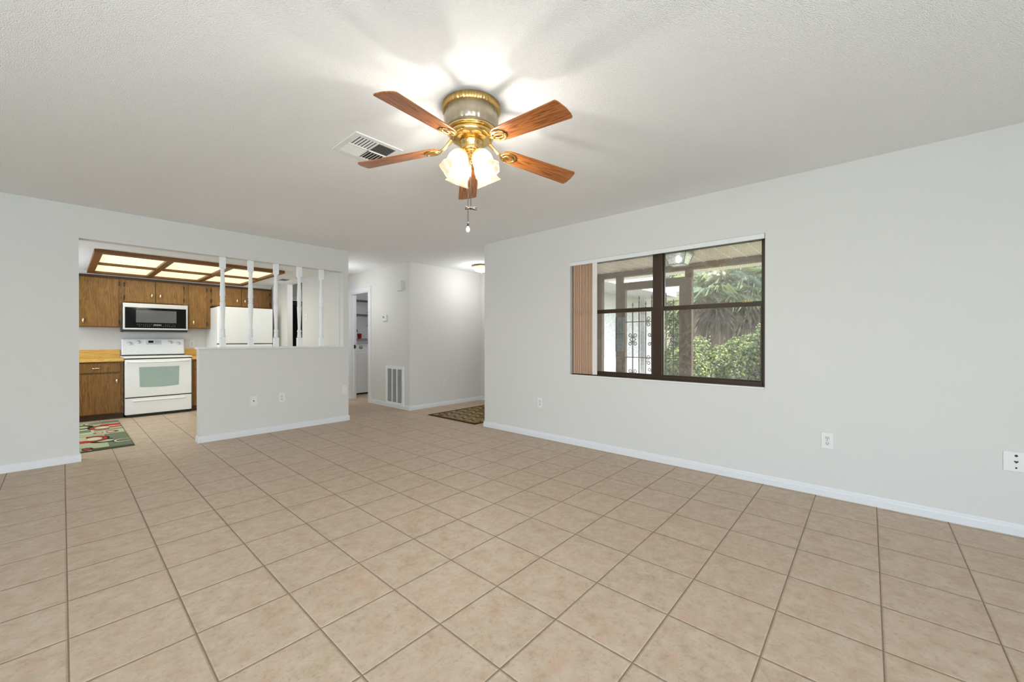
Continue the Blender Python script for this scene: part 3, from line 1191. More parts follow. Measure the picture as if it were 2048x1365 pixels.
upper('tall single-door oak wall cabinet left of the microwave', 0.10, 0.604, 1.352, [(0.145, 0.566, 1.36, 2.080, 0.196, 1.443, 0.571)])
upper('short double-door oak wall cabinet above the microwave', 0.604, 1.385, 1.728, [(0.634, 0.984, 1.742, 2.080, 0.940, 1.858, 0.628), (0.990, 1.332, 1.742, 2.080, 1.041, 1.858, 1.338)])
upper('narrow single-door oak wall cabinet right of the microwave', 1.385, 1.70, 1.352, [(1.404, 1.640, 1.36, 2.080, 1.462, 1.45, 1.646)])
upper('double-door oak wall cabinet above the refrigerator', 1.70, 2.645, 1.742, [(1.716, 2.150, 1.76, 2.080, 2.085, 1.862, 1.710), (2.158, 2.606, 1.76, 2.080, 2.206, 1.862, 2.612)])
b = MB().box(0.10, 2.645, UY + 0.006, 8.82, 2.1165, 2.172)
struct(b.build('trim_3', M_wall), 'white filler strip above the wall cabinets')

# base cabinets


def base_cab(label, x0, x1, dx0, dx1, hx, hinge_gap):
    t = thing('base_cabinet', ((x0 + x1) / 2, 8.25, 0), label, 'base cabinet', 'oak kitchen base cabinets')
    fy = 8.24
    MB().box(x0, x1, fy, 8.80, 0.085, 0.842).build('body', M_cab, t, 0.002)
    MB().box(x0, x1, fy + 0.045, 8.80, 0, 0.085).build('toe_kick', M_cabdark, t)
    d = MB().box(dx0, dx1, fy - 0.02, fy - 0.001, 0.688, 0.822).build('drawer', M_cab, t, 0.004)
    pull_h(MB(), (dx0 + dx1) / 2 - 0.03 if dx1 - dx0 > 0.3 else (dx0 + dx1) / 2, fy - 0.02, 0.752, min(0.1, (dx1 - dx0) * 0.5)).build('pull', M_pull, d)
    d = MB().box(dx0, dx1, fy - 0.02, fy - 0.001, 0.095, 0.662).build('door', M_cab, t, 0.004)
    pull_v(MB(), hx, fy - 0.02, 0.558, 0.072).build('pull', M_pull, d)
    return t


base_cab('oak base cabinet with drawer and door left of the range', 0.10, 0.598, 0.125, 0.566, 0.524, 0)
base_cab('oak base cabinet right of the range, mostly behind the half wall', 1.398, 1.69, 1.425, 1.665, 1.63, 0)


def countertop(label, x0, x1):
    b = MB()
    b.box(x0, x1, 8.195, 8.80, 0.843, 0.884)
    b.box(x0, x1, 8.797, 8.819, 0.843, 1.008)
    o = b.build('countertop', M_counter, None, 0.004, at=((x0 + x1) / 2, 8.5, 0.843))
    tag(o, label, 'countertop')


countertop('butcher-block countertop with backsplash left of the range', 0.10, 0.602)
countertop('short butcher-block countertop right of the range', 1.394, 1.69)

# range
st = thing('kitchen_range', (0.998, 8.5, 0), 'white electric range with oven window below the microwave', 'range')
b = MB()
b.box(0.609, 1.386, 8.215, 8.80, 0.045, 0.882)
for x in (0.65, 1.345):
    for y in (8.26, 8.74):
        b.cyl((x, y, 0.015), 0.018, 0.03)
b.build('body', M_white, st)
MB().box(0.625, 1.37, 8.225, 8.78, 0.002, 0.044).build('toe_shade_block', M_black, st)  # solid black block standing in for the shade under the range
MB().box(0.60, 1.393, 8.165, 8.80, 0.884, 0.906).build('cooktop', M_white, st, 0.006)
MB().box(0.612, 1.383, 8.19, 8.215, 0.868, 0.884).build('vent_gap', M_black, st)
b = MB().box(0.609, 1.386, 8.172, 8.214, 0.302, 0.866)
dr = b.build('oven_door', M_white, st, 0.008)
b = MB()
xs = np.linspace(0.762, 1.232, 15)
pts = [(x, 8.1712, 0.748) for x in xs] + [(x - (x - 0.997) * 0.035, 8.1712, 0.452 - 0.012 * (1 - ((x - 0.997) / 0.235) ** 2)) for x in xs[::-1]]
b.prism(pts, (0, -0.0015, 0))


def oven_glass():
    k = NT('greenish_oven_glass')
    v = k.coord()
    c = k.mix(k.noise(v, 4, 2), lin((146, 168, 164)), lin((166, 184, 172)))
    k.pbr(c, 0.08, 0, spec=0.6)
    return k.m


b.build('oven_window', oven_glass(), dr)
b = MB().tube([(0.64, 8.172, 0.835), (0.66, 8.128, 0.832), (0.80, 8.118, 0.826), (0.998, 8.115, 0.824), (1.195, 8.118, 0.826), (1.335, 8.128, 0.832), (1.355, 8.172, 0.835)], [0.012, 0.013, 0.013, 0.013, 0.013, 0.013, 0.012], 10)
b.build('oven_handle', M_white, dr)
MB().box(0.612, 1.383, 8.18, 8.2145, 0.288, 0.301).build('gap', M_black, st)
b = MB().box(0.609, 1.386, 8.172, 8.214, 0.045, 0.287)
dw = b.build('storage_drawer', M_white, st, 0.008)
MB().prism([(0.69, 8.1722, 0.232), (0.69, 8.160, 0.240), (0.69, 8.160, 0.248), (0.69, 8.1722, 0.256)], (0.615, 0, 0)).build('drawer_lip', M_white, dw)
b = MB().prism([(0.612, 8.70, 0.906), (0.612, 8.74, 1.172), (0.612, 8.76, 1.182), (0.612, 8.80, 1.182), (0.612, 8.80, 0.906)], (0.772, 0, 0))
bg = b.build('backguard', M_white, st, 0.02, 4)
MB().box(0.612, 1.384, 8.692, 8.699, 0.9065, 0.924).build('gap', M_black, st)


def bgp(z, off=0.0):          # front of the backguard at height z
    return 8.70 + 0.04 * (z - 0.906) / 0.266 - off


for kx, kz in ((0.704, 1.098), (0.802, 1.122), (1.195, 1.116), (1.299, 1.098)):
    b = MB()
    b.lathe([(0.030, 0), (0.030, 0.004), (0.022, 0.007), (0.020, 0.022), (0.018, 0.025)], 24, Matrix.Translation((kx, bgp(kz), kz)) @ Matrix.Rotation(PI / 2 + 0.15, 4, 'X'))
    b.box(kx - 0.004, kx + 0.004, bgp(kz) - 0.03, bgp(kz) - 0.022, kz - 0.018, kz + 0.018)
    b.build('knob', plain('pale_grey_knob', (214, 214, 212), 0.3), st)
b = MB().prism([(0.895, bgp(1.085, 0.0015), 1.085), (0.895, bgp(1.158, 0.0015), 1.158), (0.895, bgp(1.158, 0), 1.158), (0.895, bgp(1.085, 0), 1.085)], (0.195, 0, 0))
pn = b.build('control_panel', plain('pale_grey_panel', (206, 206, 204), 0.35), st)
b = MB().prism([(0.926, bgp(1.112, 0.003), 1.112), (0.926, bgp(1.146, 0.003), 1.146), (0.926, bgp(1.146, 0), 1.146), (0.926, bgp(1.112, 0), 1.112)], (0.062, 0, 0))
b.build('clock_display', M_glossblack, pn)
b = MB()
for i in range(7):
    zz = 1.095
    b.box(0.91 + i * 0.022, 0.922 + i * 0.022, bgp(zz, 0.004), bgp(zz), zz - 0.004, zz + 0.004)
for i in range(3):
    for j in range(2):
        zz = 1.118 + j * 0.02
        b.box(1.012 + i * 0.024, 1.026 + i * 0.024, bgp(zz, 0.004), bgp(zz), zz - 0.005, zz + 0.005)
b.build('button', plain('grey_button', (150, 150, 150), 0.4), pn)

# microwave
mw = thing('microwave', (0.992, 8.6, 1.285), 'stainless over-the-range microwave with black glass door', 'microwave')
MB().box(0.606, 1.380, 8.445, 8.815, 1.298, 1.724).build('body', plain('black_microwave_case', (26, 26, 27), 0.35), mw)
b = MB()
b.box(0.606, 1.380, 8.42, 8.445, 1.660, 1.724)
b.box(0.606, 1.380, 8.42, 8.445, 1.318, 1.342)
b.box(0.606, 0.630, 8.42, 8.445, 1.342, 1.660)
b.box(1.358, 1.380, 8.42, 8.445, 1.342, 1.660)
b.build('front_frame', M_steel, mw, 0.003)
gd = MB().box(0.630, 1.358, 8.423, 8.445, 1.342, 1.660).build('door', M_glossblack, mw)
MB().box(0.752, 1.235, 8.4222, 8.4232, 1.430, 1.622).build('door_window', plain('grey_mesh_glass', (92, 92, 93), 0.07, spec=0.3), gd)
b = MB()
for r, zz in enumerate((1.395, 1.372)):
    for i in range(20):
        if random.random() < 0.8 and not (8 <= i <= 11 and r == 0):
            b.box(0.765 + i * 0.0235, 0.772 + i * 0.0235, 8.4222, 8.4232, zz, zz + 0.006)
b.box(0.955, 1.045, 8.4222, 8.4232, 1.388, 1.402)
b.build('control_marks', plain('grey_print', (140, 140, 140), 0.4), gd)
b = MB().box(0.61, 1.376, 8.43, 8.81, 1.284, 1.298)
b.build('bottom_grille', plain('dark_steel', (64, 64, 66), 0.3, metal=0.6), mw)
MB().cyl((0.598, 8.47, 1.300), 0.02, 0.03, 'y', 16).build('side_bracket', M_dark, mw)

# refrigerator
rf = thing('refrigerator', (2.10, 8.4, 0), 'white top-freezer refrigerator behind the spindles', 'refrigerator')
MB().box(1.70, 2.512, 8.075, 8.80, 0.02, 1.708).build('body', M_white, rf, 0.006)
MB().box(1.697, 2.515, 8.0, 8.068, 1.098, 1.712).build('freezer_door', M_white, rf, 0.014, 3)
fd = MB().box(1.697, 2.515, 8.0, 8.068, 0.07, 1.084).build('fridge_door', M_white, rf, 0.014, 3)
MB().box(1.70, 2.512, 8.012, 8.076, 1.084, 1.098).build('door_gap', M_dark, rf)
MB().box(1.712, 1.735, 7.965, 8.0, 0.75, 1.07).build('handle', M_white, fd, 0.006)

# rugs: woven pattern by coloured cells


def cell_rug(name, x0, x1, y0, y1, cell, fun, mats, label, t=0.008):
    nx = max(2, int(round((x1 - x0) / cell)))
    ny = max(2, int(round((y1 - y0) / cell)))
    gx = np.linspace(x0, x1, nx + 1); gy = np.linspace(y0, y1, ny + 1)
    verts = [(x, y, t) for y in gy for x in gx]
    faces, mi = [], []
    for j in range(ny):
        for i in range(nx):
            a = j * (nx + 1) + i
            faces.append((a, a + 1, a + nx + 2, a + nx + 1))
            mi.append(fun((gx[i] + gx[i + 1]) / 2, (gy[j] + gy[j + 1]) / 2))
    k = len(verts)
    verts += [(x0, y0, 0.0005), (x1, y0, 0.0005), (x1, y1, 0.0005), (x0, y1, 0.0005)]
    c = [0, nx, ny * (nx + 1) + nx, ny * (nx + 1)]
    for q in range(4):
        faces.append((k + q, k + (q + 1) % 4, c[(q + 1) % 4], c[q])); mi.append(0)
    faces.append((k + 3, k + 2, k + 1, k)); mi.append(0)
    me = bpy.data.meshes.new(name)
    off = np.array([(x0 + x1) / 2, (y0 + y1) / 2, 0])
    me.from_pydata([tuple(np.array(v) - off) for v in verts], [], faces)
    for m in mats: me.materials.append(m)
    me.polygons.foreach_set('material_index', mi)
    me.update()
    o = bpy.data.objects.new(name, me); COL.objects.link(o); o.location = off
    return tag(o, label, 'rug')


def cloth(name, rgb):
    return plain(name, rgb, 0.9, spec=0.1, wear=0.14, scale=260)


RM = [cloth('rug_dark_olive', (72, 78, 56)), cloth('rug_sage', (172, 174, 140)), cloth('rug_red', (172, 56, 52)), cloth('rug_green_grey', (108, 116, 96)), cloth('rug_cream', (196, 188, 156)), cloth('rug_black', (40, 40, 34))]
rx0, rx1, ry0, ry1 = -0.10, 0.525, 6.02, 8.05
# half rings open towards +x (o = 1) or -x (o = -1): centre, half-width, half-depth, inner colour, band colour
RINGS = [(0.345, 7.52, .135, .17, 4, 2, 1), (0.30, 7.93, .12, .10, 3, 4, 1), (0.17, 7.70, .10, .16, 1, 5, -1), (0.24, 6.72, .13, .20, 4, 2, -1),
         (0.30, 7.12, .055, .06, 4, 2, 1), (0.40, 7.12, .07, .09, 4, 2, -1), (0.33, 6.52, .13, .12, 1, 5, 1), (0.47, 6.42, .10, .13, 3, 4, 1), (0.165, 6.14, .05, .08, 2, 5, -1)]
# patches: x0, x1, y0, y1, colour
PATCH = [(0.33, 0.6, 7.62, 7.78, 2), (-0.2, 0.36, 7.62, 7.70, 2), (0.34, 0.6, 7.44, 7.54, 2), (-0.2, 0.235, 7.24, 7.44, 3), (0.30, 0.6, 7.86, 8.1, 3), (0.26, 0.6, 7.28, 7.33, 0),
         (0.335, 0.6, 6.10, 6.98, 3), (-0.2, 0.335, 6.50, 6.66, 2), (0.335, 0.6, 6.58, 6.66, 2), (0.38, 0.6, 6.94, 6.99, 0), (0.20, 0.6, 6.02, 6.13, 0), (0.26, 0.34, 7.88, 8.0, 4)]


def rug_fun(x, y):
    if x < rx0 + 0.012 or x > rx1 - 0.006 or y < ry0 + 0.02 or y > ry1 - 0.012:
        return 0
    for cx, cy, a, b, inner, band, o in RINGS:
        if (x - cx) * o > 0.02 + 0.3 * a:
            continue
        d = math.hypot((x - cx) / a, (y - cy) / b)
        if d < 1:
            if d > 0.86: return 5
            if d > 0.64: return band
            if d > 0.52: return 0
            return inner
    for x0, x1, y0, y1, c in PATCH:
        if x0 < x < x1 and y0 < y < y1:
            return c
    w = math.sin(7 * (y - 6) + 5 * x)
    if 0.86 < w < 0.93: return 0
    return 1


cell_rug('runner_rug', rx0, rx1, ry0, ry1, 0.005, rug_fun, RM, 'green, red and cream patterned runner rug on the kitchen floor')

EM = [cloth('mat_dark_brown', (62, 44, 24)), cloth('mat_tan', (134, 112, 80)), cloth('mat_grey_taupe', (124, 120, 102)), cloth('mat_olive_brown', (104, 82, 50)), cloth('mat_cream', (186, 168, 128))]
mx0, mx1, my0, my1 = 3.745, 5.0, 4.02, 5.075


def mat_fun(x, y):
    e = min(x - mx0, mx1 - x, y - my0, my1 - y)
    if e < 0.035: return 0
    if e < 0.05: return 3
    px, py = 0.17, 0.115
    row = math.floor((x - mx0) / px)
    u = (x - mx0) / px - row - 0.5
    yy = (y - my0) / 0.19 + (0.5 if row % 2 else 0)
    cr = math.floor(yy)
    w = yy - cr - 0.5
    m = max(abs(u) / 0.5, (abs(w) / 0.5) * 0.82 + abs(u) * 0.42)
    if m > 0.86: return 0
    if m > 0.76: return 3
    if m > 0.62: return 4
    h = (row * 7 + cr * 13) % 5
    return [1, 2, 3, 1, 2][h]


cell_rug('door_mat', mx0, mx1, my0, my1, 0.0085, mat_fun, EM, 'brown geometric entry mat on the foyer floor behind the right wall')

# ================================================================== laundry
ws = thing('washing_machine', (4.45, 8.4, 0), 'white top-loading washer seen through the laundry doorway', 'washer')
M_wash = plain('white_washer_enamel', (226, 227, 228), 0.3)
MB().box(4.02, 4.70, 8.06, 8.72, 0.03, 0.90).build('body', M_wash, ws, 0.012)
MB().box(4.03, 4.69, 8.07, 8.71, 0.0, 0.03).build('foot_rail', M_black, ws)
MB().box(4.05, 4.67, 8.075, 8.58, 0.901, 0.915).build('lid', M_wash, ws, 0.006)
cn = MB().prism([(4.02, 8.58, 0.90), (4.02, 8.64, 1.07), (4.02, 8.72, 1.07), (4.02, 8.72, 0.90)], (0.68, 0, 0)).build('console', M_wash, ws, 0.008)
b = MB().lathe([(0.045, 0), (0.045, 0.008), (0.03, 0.012), (0.026, 0.03)], 24, Matrix.Translation((4.50, 8.606, 0.985)) @ Matrix.Rotation(PI / 2 + 0.3, 4, 'X'))
b.build('dial', plain('grey_dial', (150, 152, 154), 0.3), cn)


def wire_shelf(z, label, x0=3.95, x1=5.3, y0=8.50, y1=8.855):
    t = thing('wire_shelf', ((x0 + x1) / 2, y1, z), label, 'shelf', 'wire shelves in the laundry')
    b = MB()
    for y in (y0, (y0 + y1) / 2, y1 - 0.005):
        b.tube([(x0, y, z), (x1, y, z)], 0.005, 6)
    b.tube([(x0, y0, z - 0.04), (x1, y0, z - 0.04)], 0.005, 6)
    b.build('rail', M_chrome, t)
    b = MB()
    x = x0 + 0.01
    while x < x1:
        b.tube([(x, y1 - 0.005, z + 0.005), (x, y0, z + 0.005), (x, y0 - 0.002, z - 0.04)], 0.003, 5)
        x += 0.028
    b.build('wires', M_chrome, t)
    b = MB()
    for x in (4.25, 4.78):
        b.tube([(x, y1 - 0.003, z - (0.26 if z > 1.5 else 0.09)), (x, y0 + 0.05, z - 0.008)], 0.006, 6)
    b.build('brace', M_chrome, t)
    return t


wire_shelf(1.178, 'lowest wire shelf just above the washer console')
wire_shelf(1.73, 'middle wire shelf in the laundry above the red cup')
wire_shelf(2.05, 'top wire shelf in the laundry near the ceiling')
b = MB().lathe([(0.036, 1.186), (0.040, 1.20), (0.047, 1.295), (0.050, 1.302), (0.048, 1.302), (0.042, 1.21)], 24, Matrix.Translation((4.467, 8.60, 0)))
o = b.build('plastic_cup', plain('red_plastic', (168, 22, 34), 0.3), None, at=(4.467, 8.6, 1.186))
tag(o, 'red plastic cup on the lowest laundry shelf', 'cup')
bt = thing('spray_bottle', (4.385, 8.66, 1.186), 'spray bottle with dark trigger beside the red cup', 'bottle')
MB().lathe([(0.034, 1.186), (0.036, 1.19), (0.036, 1.29), (0.028, 1.32), (0.013, 1.335), (0.013, 1.35)], 20, Matrix.Translation((4.385, 8.66, 0))).build('body', plain('pale_bottle_plastic', (210, 216, 214), 0.3), bt)
MB().lathe([(0.0365, 1.20), (0.0365, 1.27)], 20, Matrix.Translation((4.385, 8.66, 0))).build('sticker', plain('green_sticker', (46, 110, 84), 0.5), bt)
MB().tube([(4.385, 8.66, 1.345), (4.385, 8.655, 1.375), (4.415, 8.64, 1.385), (4.432, 8.63, 1.36), (4.437, 8.628, 1.33)], [0.014, 0.016, 0.014, 0.009, 0.007], 8).build('trigger', M_dark, bt)
lamp('hall_fill', 'POINT', (2.95, 6.85, 1.9), 11, (0.94, 0.97, 1.0), shadow_soft_size=0.15)  # unseen lamp without fixture, added to brighten the hall wall
lamp('laundry_light', 'POINT', (4.7, 7.2, 2.25), 11, (1, 0.99, 0.97), shadow_soft_size=0.08)  # point lamp without a fixture, lights the laundry

# ================================================================== outside: porch
M_concrete = plain('porch_concrete', (196, 192, 186), 0.85, wear=0.12, scale=8)
M_brown = oak('dark_brown_porch_timber', (66, 52, 40), (84, 68, 54), (100, 82, 66), rough=0.7)
struct(MB().box(3.965, 6.0, -4.5, 3.64, -0.16, -0.06).build('floor_porch', M_concrete), 'concrete porch floor')
M_soffit = plain('porch_ceiling_panel', (214, 205, 196), 0.6, wear=0.03, scale=6)
M_batten = plain('porch_ceiling_batten', (238, 234, 226), 0.5)
pcl = MB().box(3.965, 5.85, -4.5, 3.64, 2.215, 2.25).build('ceiling_porch', M_soffit)
struct(pcl, 'panelled porch ceiling')
b = MB()
y = -4.4
while y < 3.6:
    b.box(3.965, 5.74, y, y + 0.016, 2.207, 2.2148)
    y += 0.168
b.build('batten', M_batten, pcl)
struct(MB().box(5.745, 5.85, -4.5, 3.64, 2.135, 2.2145).build('beam_porch', M_brown), 'dark brown porch edge beam')
b = MB().box(5.851, 6.25, -4.5, 3.64, 2.158, 2.19)
struct(b.build('roof_overhang', M_batten), 'white porch roof overhang')
b = MB()
b.box(3.9, 6.3, -4.5, 3.64, 2.26, 2.32)
struct(b.build('roof_porch', plain('grey_roof', (150, 146, 140), 0.8)), 'porch roof')


struct(MB().box(5.5, 7.7, 3.645, 4.325, 2.46, 2.52).build('roof_shade_eave', M_batten), 'eave slab between porch and house wing, added to shade the siding')  # slab added to keep sun off the near end of the wing wall


def post(y0, y1, label, z1=2.134):
    o = MB().box(5.755, 5.84, y0, y1, -0.06, z1).build('porch_post', M_brown, None, 0.004, at=(5.8, (y0 + y1) / 2, -0.06))
    tag(o, label, 'post', 'dark brown porch posts')
    return o


post(2.857, 2.957, 'dark brown porch post left of the iron gate')
post(1.823, 1.911, 'dark brown porch post right of the iron gate')
post(3.20, 3.30, 'dark brown porch post beside the window blind')
hd = thing('gate_frame', (5.8, 2.4, -0.06), 'dark brown timber frame around the iron gate', 'gate frame')
MB().box(5.765, 5.835, 1.9115, 1.992, -0.06, 1.925).build('jamb', M_brown, hd)
MB().box(5.765, 5.835, 2.806, 2.8565, -0.06, 1.925).build('jamb', M_brown, hd)
MB().box(5.765, 5.835, 1.9115, 2.8565, 1.925, 2.04).build('lintel', M_brown, hd)
M_slate = plain('slate_blue', (98, 112, 122), 0.4, wear=0.2, scale=14)
pb = thing('slate_patch', (5.75, 2.88, 0.95), 'slate blue rectangle in front of the left gate post', 'panel')  # flat slate shape standing in for a dark area at the post
MB().box(5.742, 5.754, 2.81, 2.955, 0.98, 1.51).build('board', M_slate, pb, 0.003)
MB().box(5.738, 5.742, 2.81, 2.94, 1.245, 1.26).box(5.738, 5.742, 2.935, 2.95, 0.985, 1.505).build('edge_strip', plain('dark_slate', (58, 64, 70), 0.5), pb)

gt = thing('iron_gate', (5.8, 2.4, -0.05), 'black wrought iron gate with scrolls and spear tips on the porch', 'gate')
tops = {2.696: 1.70, 2.594: 1.80, 2.491: 1.71, 2.398: 1.80, 2.298: 1.71, 2.189: 1.82, 2.082: 1.71}
GX = 5.80
for yb, zt in tops.items():
    b = MB()
    b.box(GX - 0.007, GX + 0.007, yb - 0.007, yb + 0.007, 0.0, zt - 0.06)
    b.lathe([(0.006, zt - 0.075), (0.013, zt - 0.062), (0.006, zt - 0.05), (0.005, zt - 0.04), (0.012, zt - 0.015), (0.008, zt + 0.01), (0.0015, zt + 0.035)], 8, Matrix.Translation((GX, yb, 0)))
    b.build('bar', M_iron, gt)
for zr in (1.435, 0.893, 0.10):
    MB().box(GX - 0.006, GX + 0.006, 1.994, 2.804, zr - 0.006, zr + 0.006).build('rail', M_iron, gt)


def scroll(b, y, z, sy, sz, R=0.034, turns=1.35):
    """a C-scroll: from the bar at (y,z) curling outwards"""
    pts = []
    cy, cz = y + sy * R * 1.05, z
    n = 30
    for i in range(n + 1):
        t = i / n
        a = PI - t * turns * 2 * PI
        r = R * (1 - 0.72 * t)
        pts.append((GX, cy + sy * r * math.cos(a), cz + sz * r * math.sin(a)))
    b.tube(pts, 0.006, 6)
    return pts[0]


def motif(yb, zc):
    b = MB()
    for sy in (1, -1):
        for sz in (1, -1):
            scroll(b, yb, zc + sz * 0.066, sy, -sz)
            b.tube([(GX, yb, zc + sz * 0.066), (GX, yb + sy * 0.012, zc + sz * 0.03), (GX, yb + sy * 0.045, zc + sz * 0.004), (GX, yb + sy * 0.05, zc)], 0.006, 6)
    return b.build('scroll', M_iron, gt)


for yb in (2.696, 2.082):
    motif(yb, 1.166)
    motif(yb, 0.62)
for zc in (1.435, 0.86):
    for yb, sy in ((2.491, -1), (2.298, 1)):
        b = MB()
        for sz in (1, -1):
            scroll(b, yb, zc + sz * 0.045, sy, -sz, 0.036)
        b.build('scroll', M_iron, gt)
for zc in (1.166, 0.65):
    b = MB()
    for sy in (1, -1):
        for sz in (1, -1):
            scroll(b, 2.398, zc + sz * 0.07, sy, -sz, 0.03)
    b.build('scroll', M_iron, gt)

# porch lantern
ln = thing('porch_lantern', (4.90, 1.70, 2.215), 'square glass lantern on the porch ceiling', 'lantern')
lx, ly = 4.90, 1.70
M_pew = plain('pewter_metal', (150, 156, 150), 0.4, metal=0.4)


def ring_sq(b, r0, z0, r1, z1):
    a = [(lx + sx * r0, ly + sy * r0, z0) for sx, sy in ((1, 1), (-1, 1), (-1, -1), (1, -1))]
    c = [(lx + sx * r1, ly + sy * r1, z1) for sx, sy in ((1, 1), (-1, 1), (-1, -1), (1, -1))]
    for i in range(4):
        b.face([a[i], a[(i + 1) % 4], c[(i + 1) % 4], c[i]])
    return a, c


b = MB().box(lx - 0.135, lx + 0.135, ly - 0.135, ly + 0.135, 2.185, 2.2065)
b.box(lx - 0.15, lx + 0.15, ly - 0.15, ly + 0.15, 2.175, 2.185)
b.build('canopy', M_pew, ln, 0.003)
b = MB()
for sx, sy in ((1, 1), (-1, 1), (-1, -1), (1, -1)):
    b.tube([(lx + sx * 0.128, ly + sy * 0.128, 2.178), (lx + sx * 0.085, ly + sy * 0.085, 2.055)], 0.006, 6)
for i in range(4):
    c = [(1, 1), (-1, 1), (-1, -1), (1, -1)]
    p, q = c[i], c[(i + 1) % 4]
    b.tube([(lx + p[0] * 0.085, ly + p[1] * 0.085, 2.055), (lx + q[0] * 0.085, ly + q[1] * 0.085, 2.055)], 0.006, 6)
b.build('cage', M_pew, ln)
b = MB()
ring_sq(b, 0.126, 2.176, 0.084, 2.056)
b.face([(lx - 0.084, ly - 0.084, 2.056), (lx + 0.084, ly - 0.084, 2.056), (lx + 0.084, ly + 0.084, 2.056), (lx - 0.084, ly + 0.084, 2.056)])
b.build('lantern_pane', M_glass_clear, ln)
MB().ball((lx, ly, 2.125), 0.035, 16, 1.3).build('bulb', emitter('lit_white_bulb', (240, 250, 255), 6.0), ln)

# ================================================================== outside: house wing, ground, planting
struct(MB().box(-30, 70, -60, 60, -0.30, -0.17).build('ground', plain('olive_grass', (96, 108, 62), 0.95, wear=0.3, scale=3)), 'lawn and leaf litter')  # muted green base with random tone
struct(MB().box(6.2, 14.5, 1.5, 9.0, -0.169, -0.12).build('path_drive', plain('pale_driveway', (168, 165, 160), 0.85)), 'pale concrete drive')


def siding():
    k = NT('white_lap_siding')
    v = k.coord()
    sep = k.n('ShaderNodeSeparateXYZ')
    k.l(v, sep.inputs[0])
    f = k.math('FRACT', k.math('DIVIDE', sep.outputs[2], 0.13))
    k.pbr(lin((198, 201, 201)), 0.6, 0, k.bump(f, 1.0, 0.012), spec=0.3)
    return k.m


hw = thing('house_wing', (9, 6, -0.17), 'white sided wing of the house beyond the porch gate', 'house')
MB().box(5.62, 12.0, 5.33, 9.5, -0.169, 2.44).build('wall', siding(), hw)
b = MB().prism([(5.6, 4.33, 2.45), (5.6, 4.33, 2.60), (5.6, 7.4, 3.5), (5.6, 9.7, 3.0), (5.6, 9.7, 2.45)], (6.7, 0, 0))
b.build('roof', plain('white_fascia', (238, 238, 238), 0.6), hw)
MB().box(5.7, 12.2, 4.36, 5.325, 2.44, 2.449).build('soffit', plain('grey_soffit', (176, 178, 180), 0.7), hw)

gr = thing('garage', (13.2, 6.5, -0.17), 'white outbuilding with a low overhanging roof behind the gate', 'garage')
MB().box(12.5, 14.2, 5.4, 9.0, -0.169, 2.6).build('wall', siding(), gr)
MB().box(12.4, 15.1, 4.1, 9.4, 2.62, 2.80).build('roof', plain('white_fascia', (238, 238, 238), 0.6), gr)


# planting: real leaves, each a small bent blade of two quads
def leaf_mesh(name, pts, nrm, length, width, mats, mi):
    n = len(pts)
    up = rng.normal(size=(n, 3))
    d = np.cross(nrm, up); d /= np.linalg.norm(d, axis=1)[:, None]
    s = np.cross(nrm, d)
    L = length * rng.uniform(0.6, 1.3, (n, 1)); Wd = width * rng.uniform(0.7, 1.2, (n, 1))
    a = pts - d * L * 0.5
    m = pts + nrm * L * 0.12
    c = pts + d * L * 0.5 - nrm * L * 0.08
    V = np.stack([a, m - s * Wd * 0.5, m + s * Wd * 0.5, c], axis=1).reshape(-1, 3)
    base = (np.arange(n) * 4)[:, None]
    F = np.concatenate([base + np.array([[0, 1, 2]]), base + np.array([[1, 3, 2]])], axis=0)
    me = bpy.data.meshes.new(name)
    me.from_pydata(V.tolist(), [], F.tolist())
    for x in mats: me.materials.append(x)
    me.polygons.foreach_set('material_index', np.concatenate([mi, mi]).astype(np.int32))
    me.update()
    o = bpy.data.objects.new(name, me)
    COL.objects.link(o)
    return o


def leaf_mat(name, rgb, t=0.35):
    k = NT(name)
    v = k.coord()
    c = lin(rgb)
    f = k.noise(v, 6, 2)
    col = k.mix(f, tuple(x * 0.55 for x in c[:3]) + (1,), tuple(min(1, x * 1.15) for x in c[:3]) + (1,))
    p = k.n('ShaderNodeBsdfPrincipled')
    k.l(col, p.inputs['Base Color'])
    p.inputs['Roughness'].default_value = 0.65
    p.inputs['Specular IOR Level'].default_value = 0.25
    tl = k.n('ShaderNodeBsdfTranslucent')
    k.l(col, tl.inputs[0])
    mx = k.n('ShaderNodeMixShader')
    mx.inputs[0].default_value = t
    k.l(p.outputs[0], mx.inputs[1]); k.l(tl.outputs[0], mx.inputs[2])
    k.l(mx.outputs[0], k.out.inputs[0])
    return k.m


LG = [leaf_mat('leaf_mid_green', (124, 144, 84)), leaf_mat('leaf_bright_green', (166, 182, 104)), leaf_mat('leaf_dark_green', (66, 84, 54)), leaf_mat('leaf_grey_green', (150, 152, 122))]
LB = [leaf_mat('leaf_dry_tan', (166, 140, 100)), leaf_mat('leaf_dry_brown', (120, 92, 64)), LG[2], LG[3]]
M_bark = plain('grey_brown_bark', (112, 92, 74), 0.9, wear=0.3, scale=20)


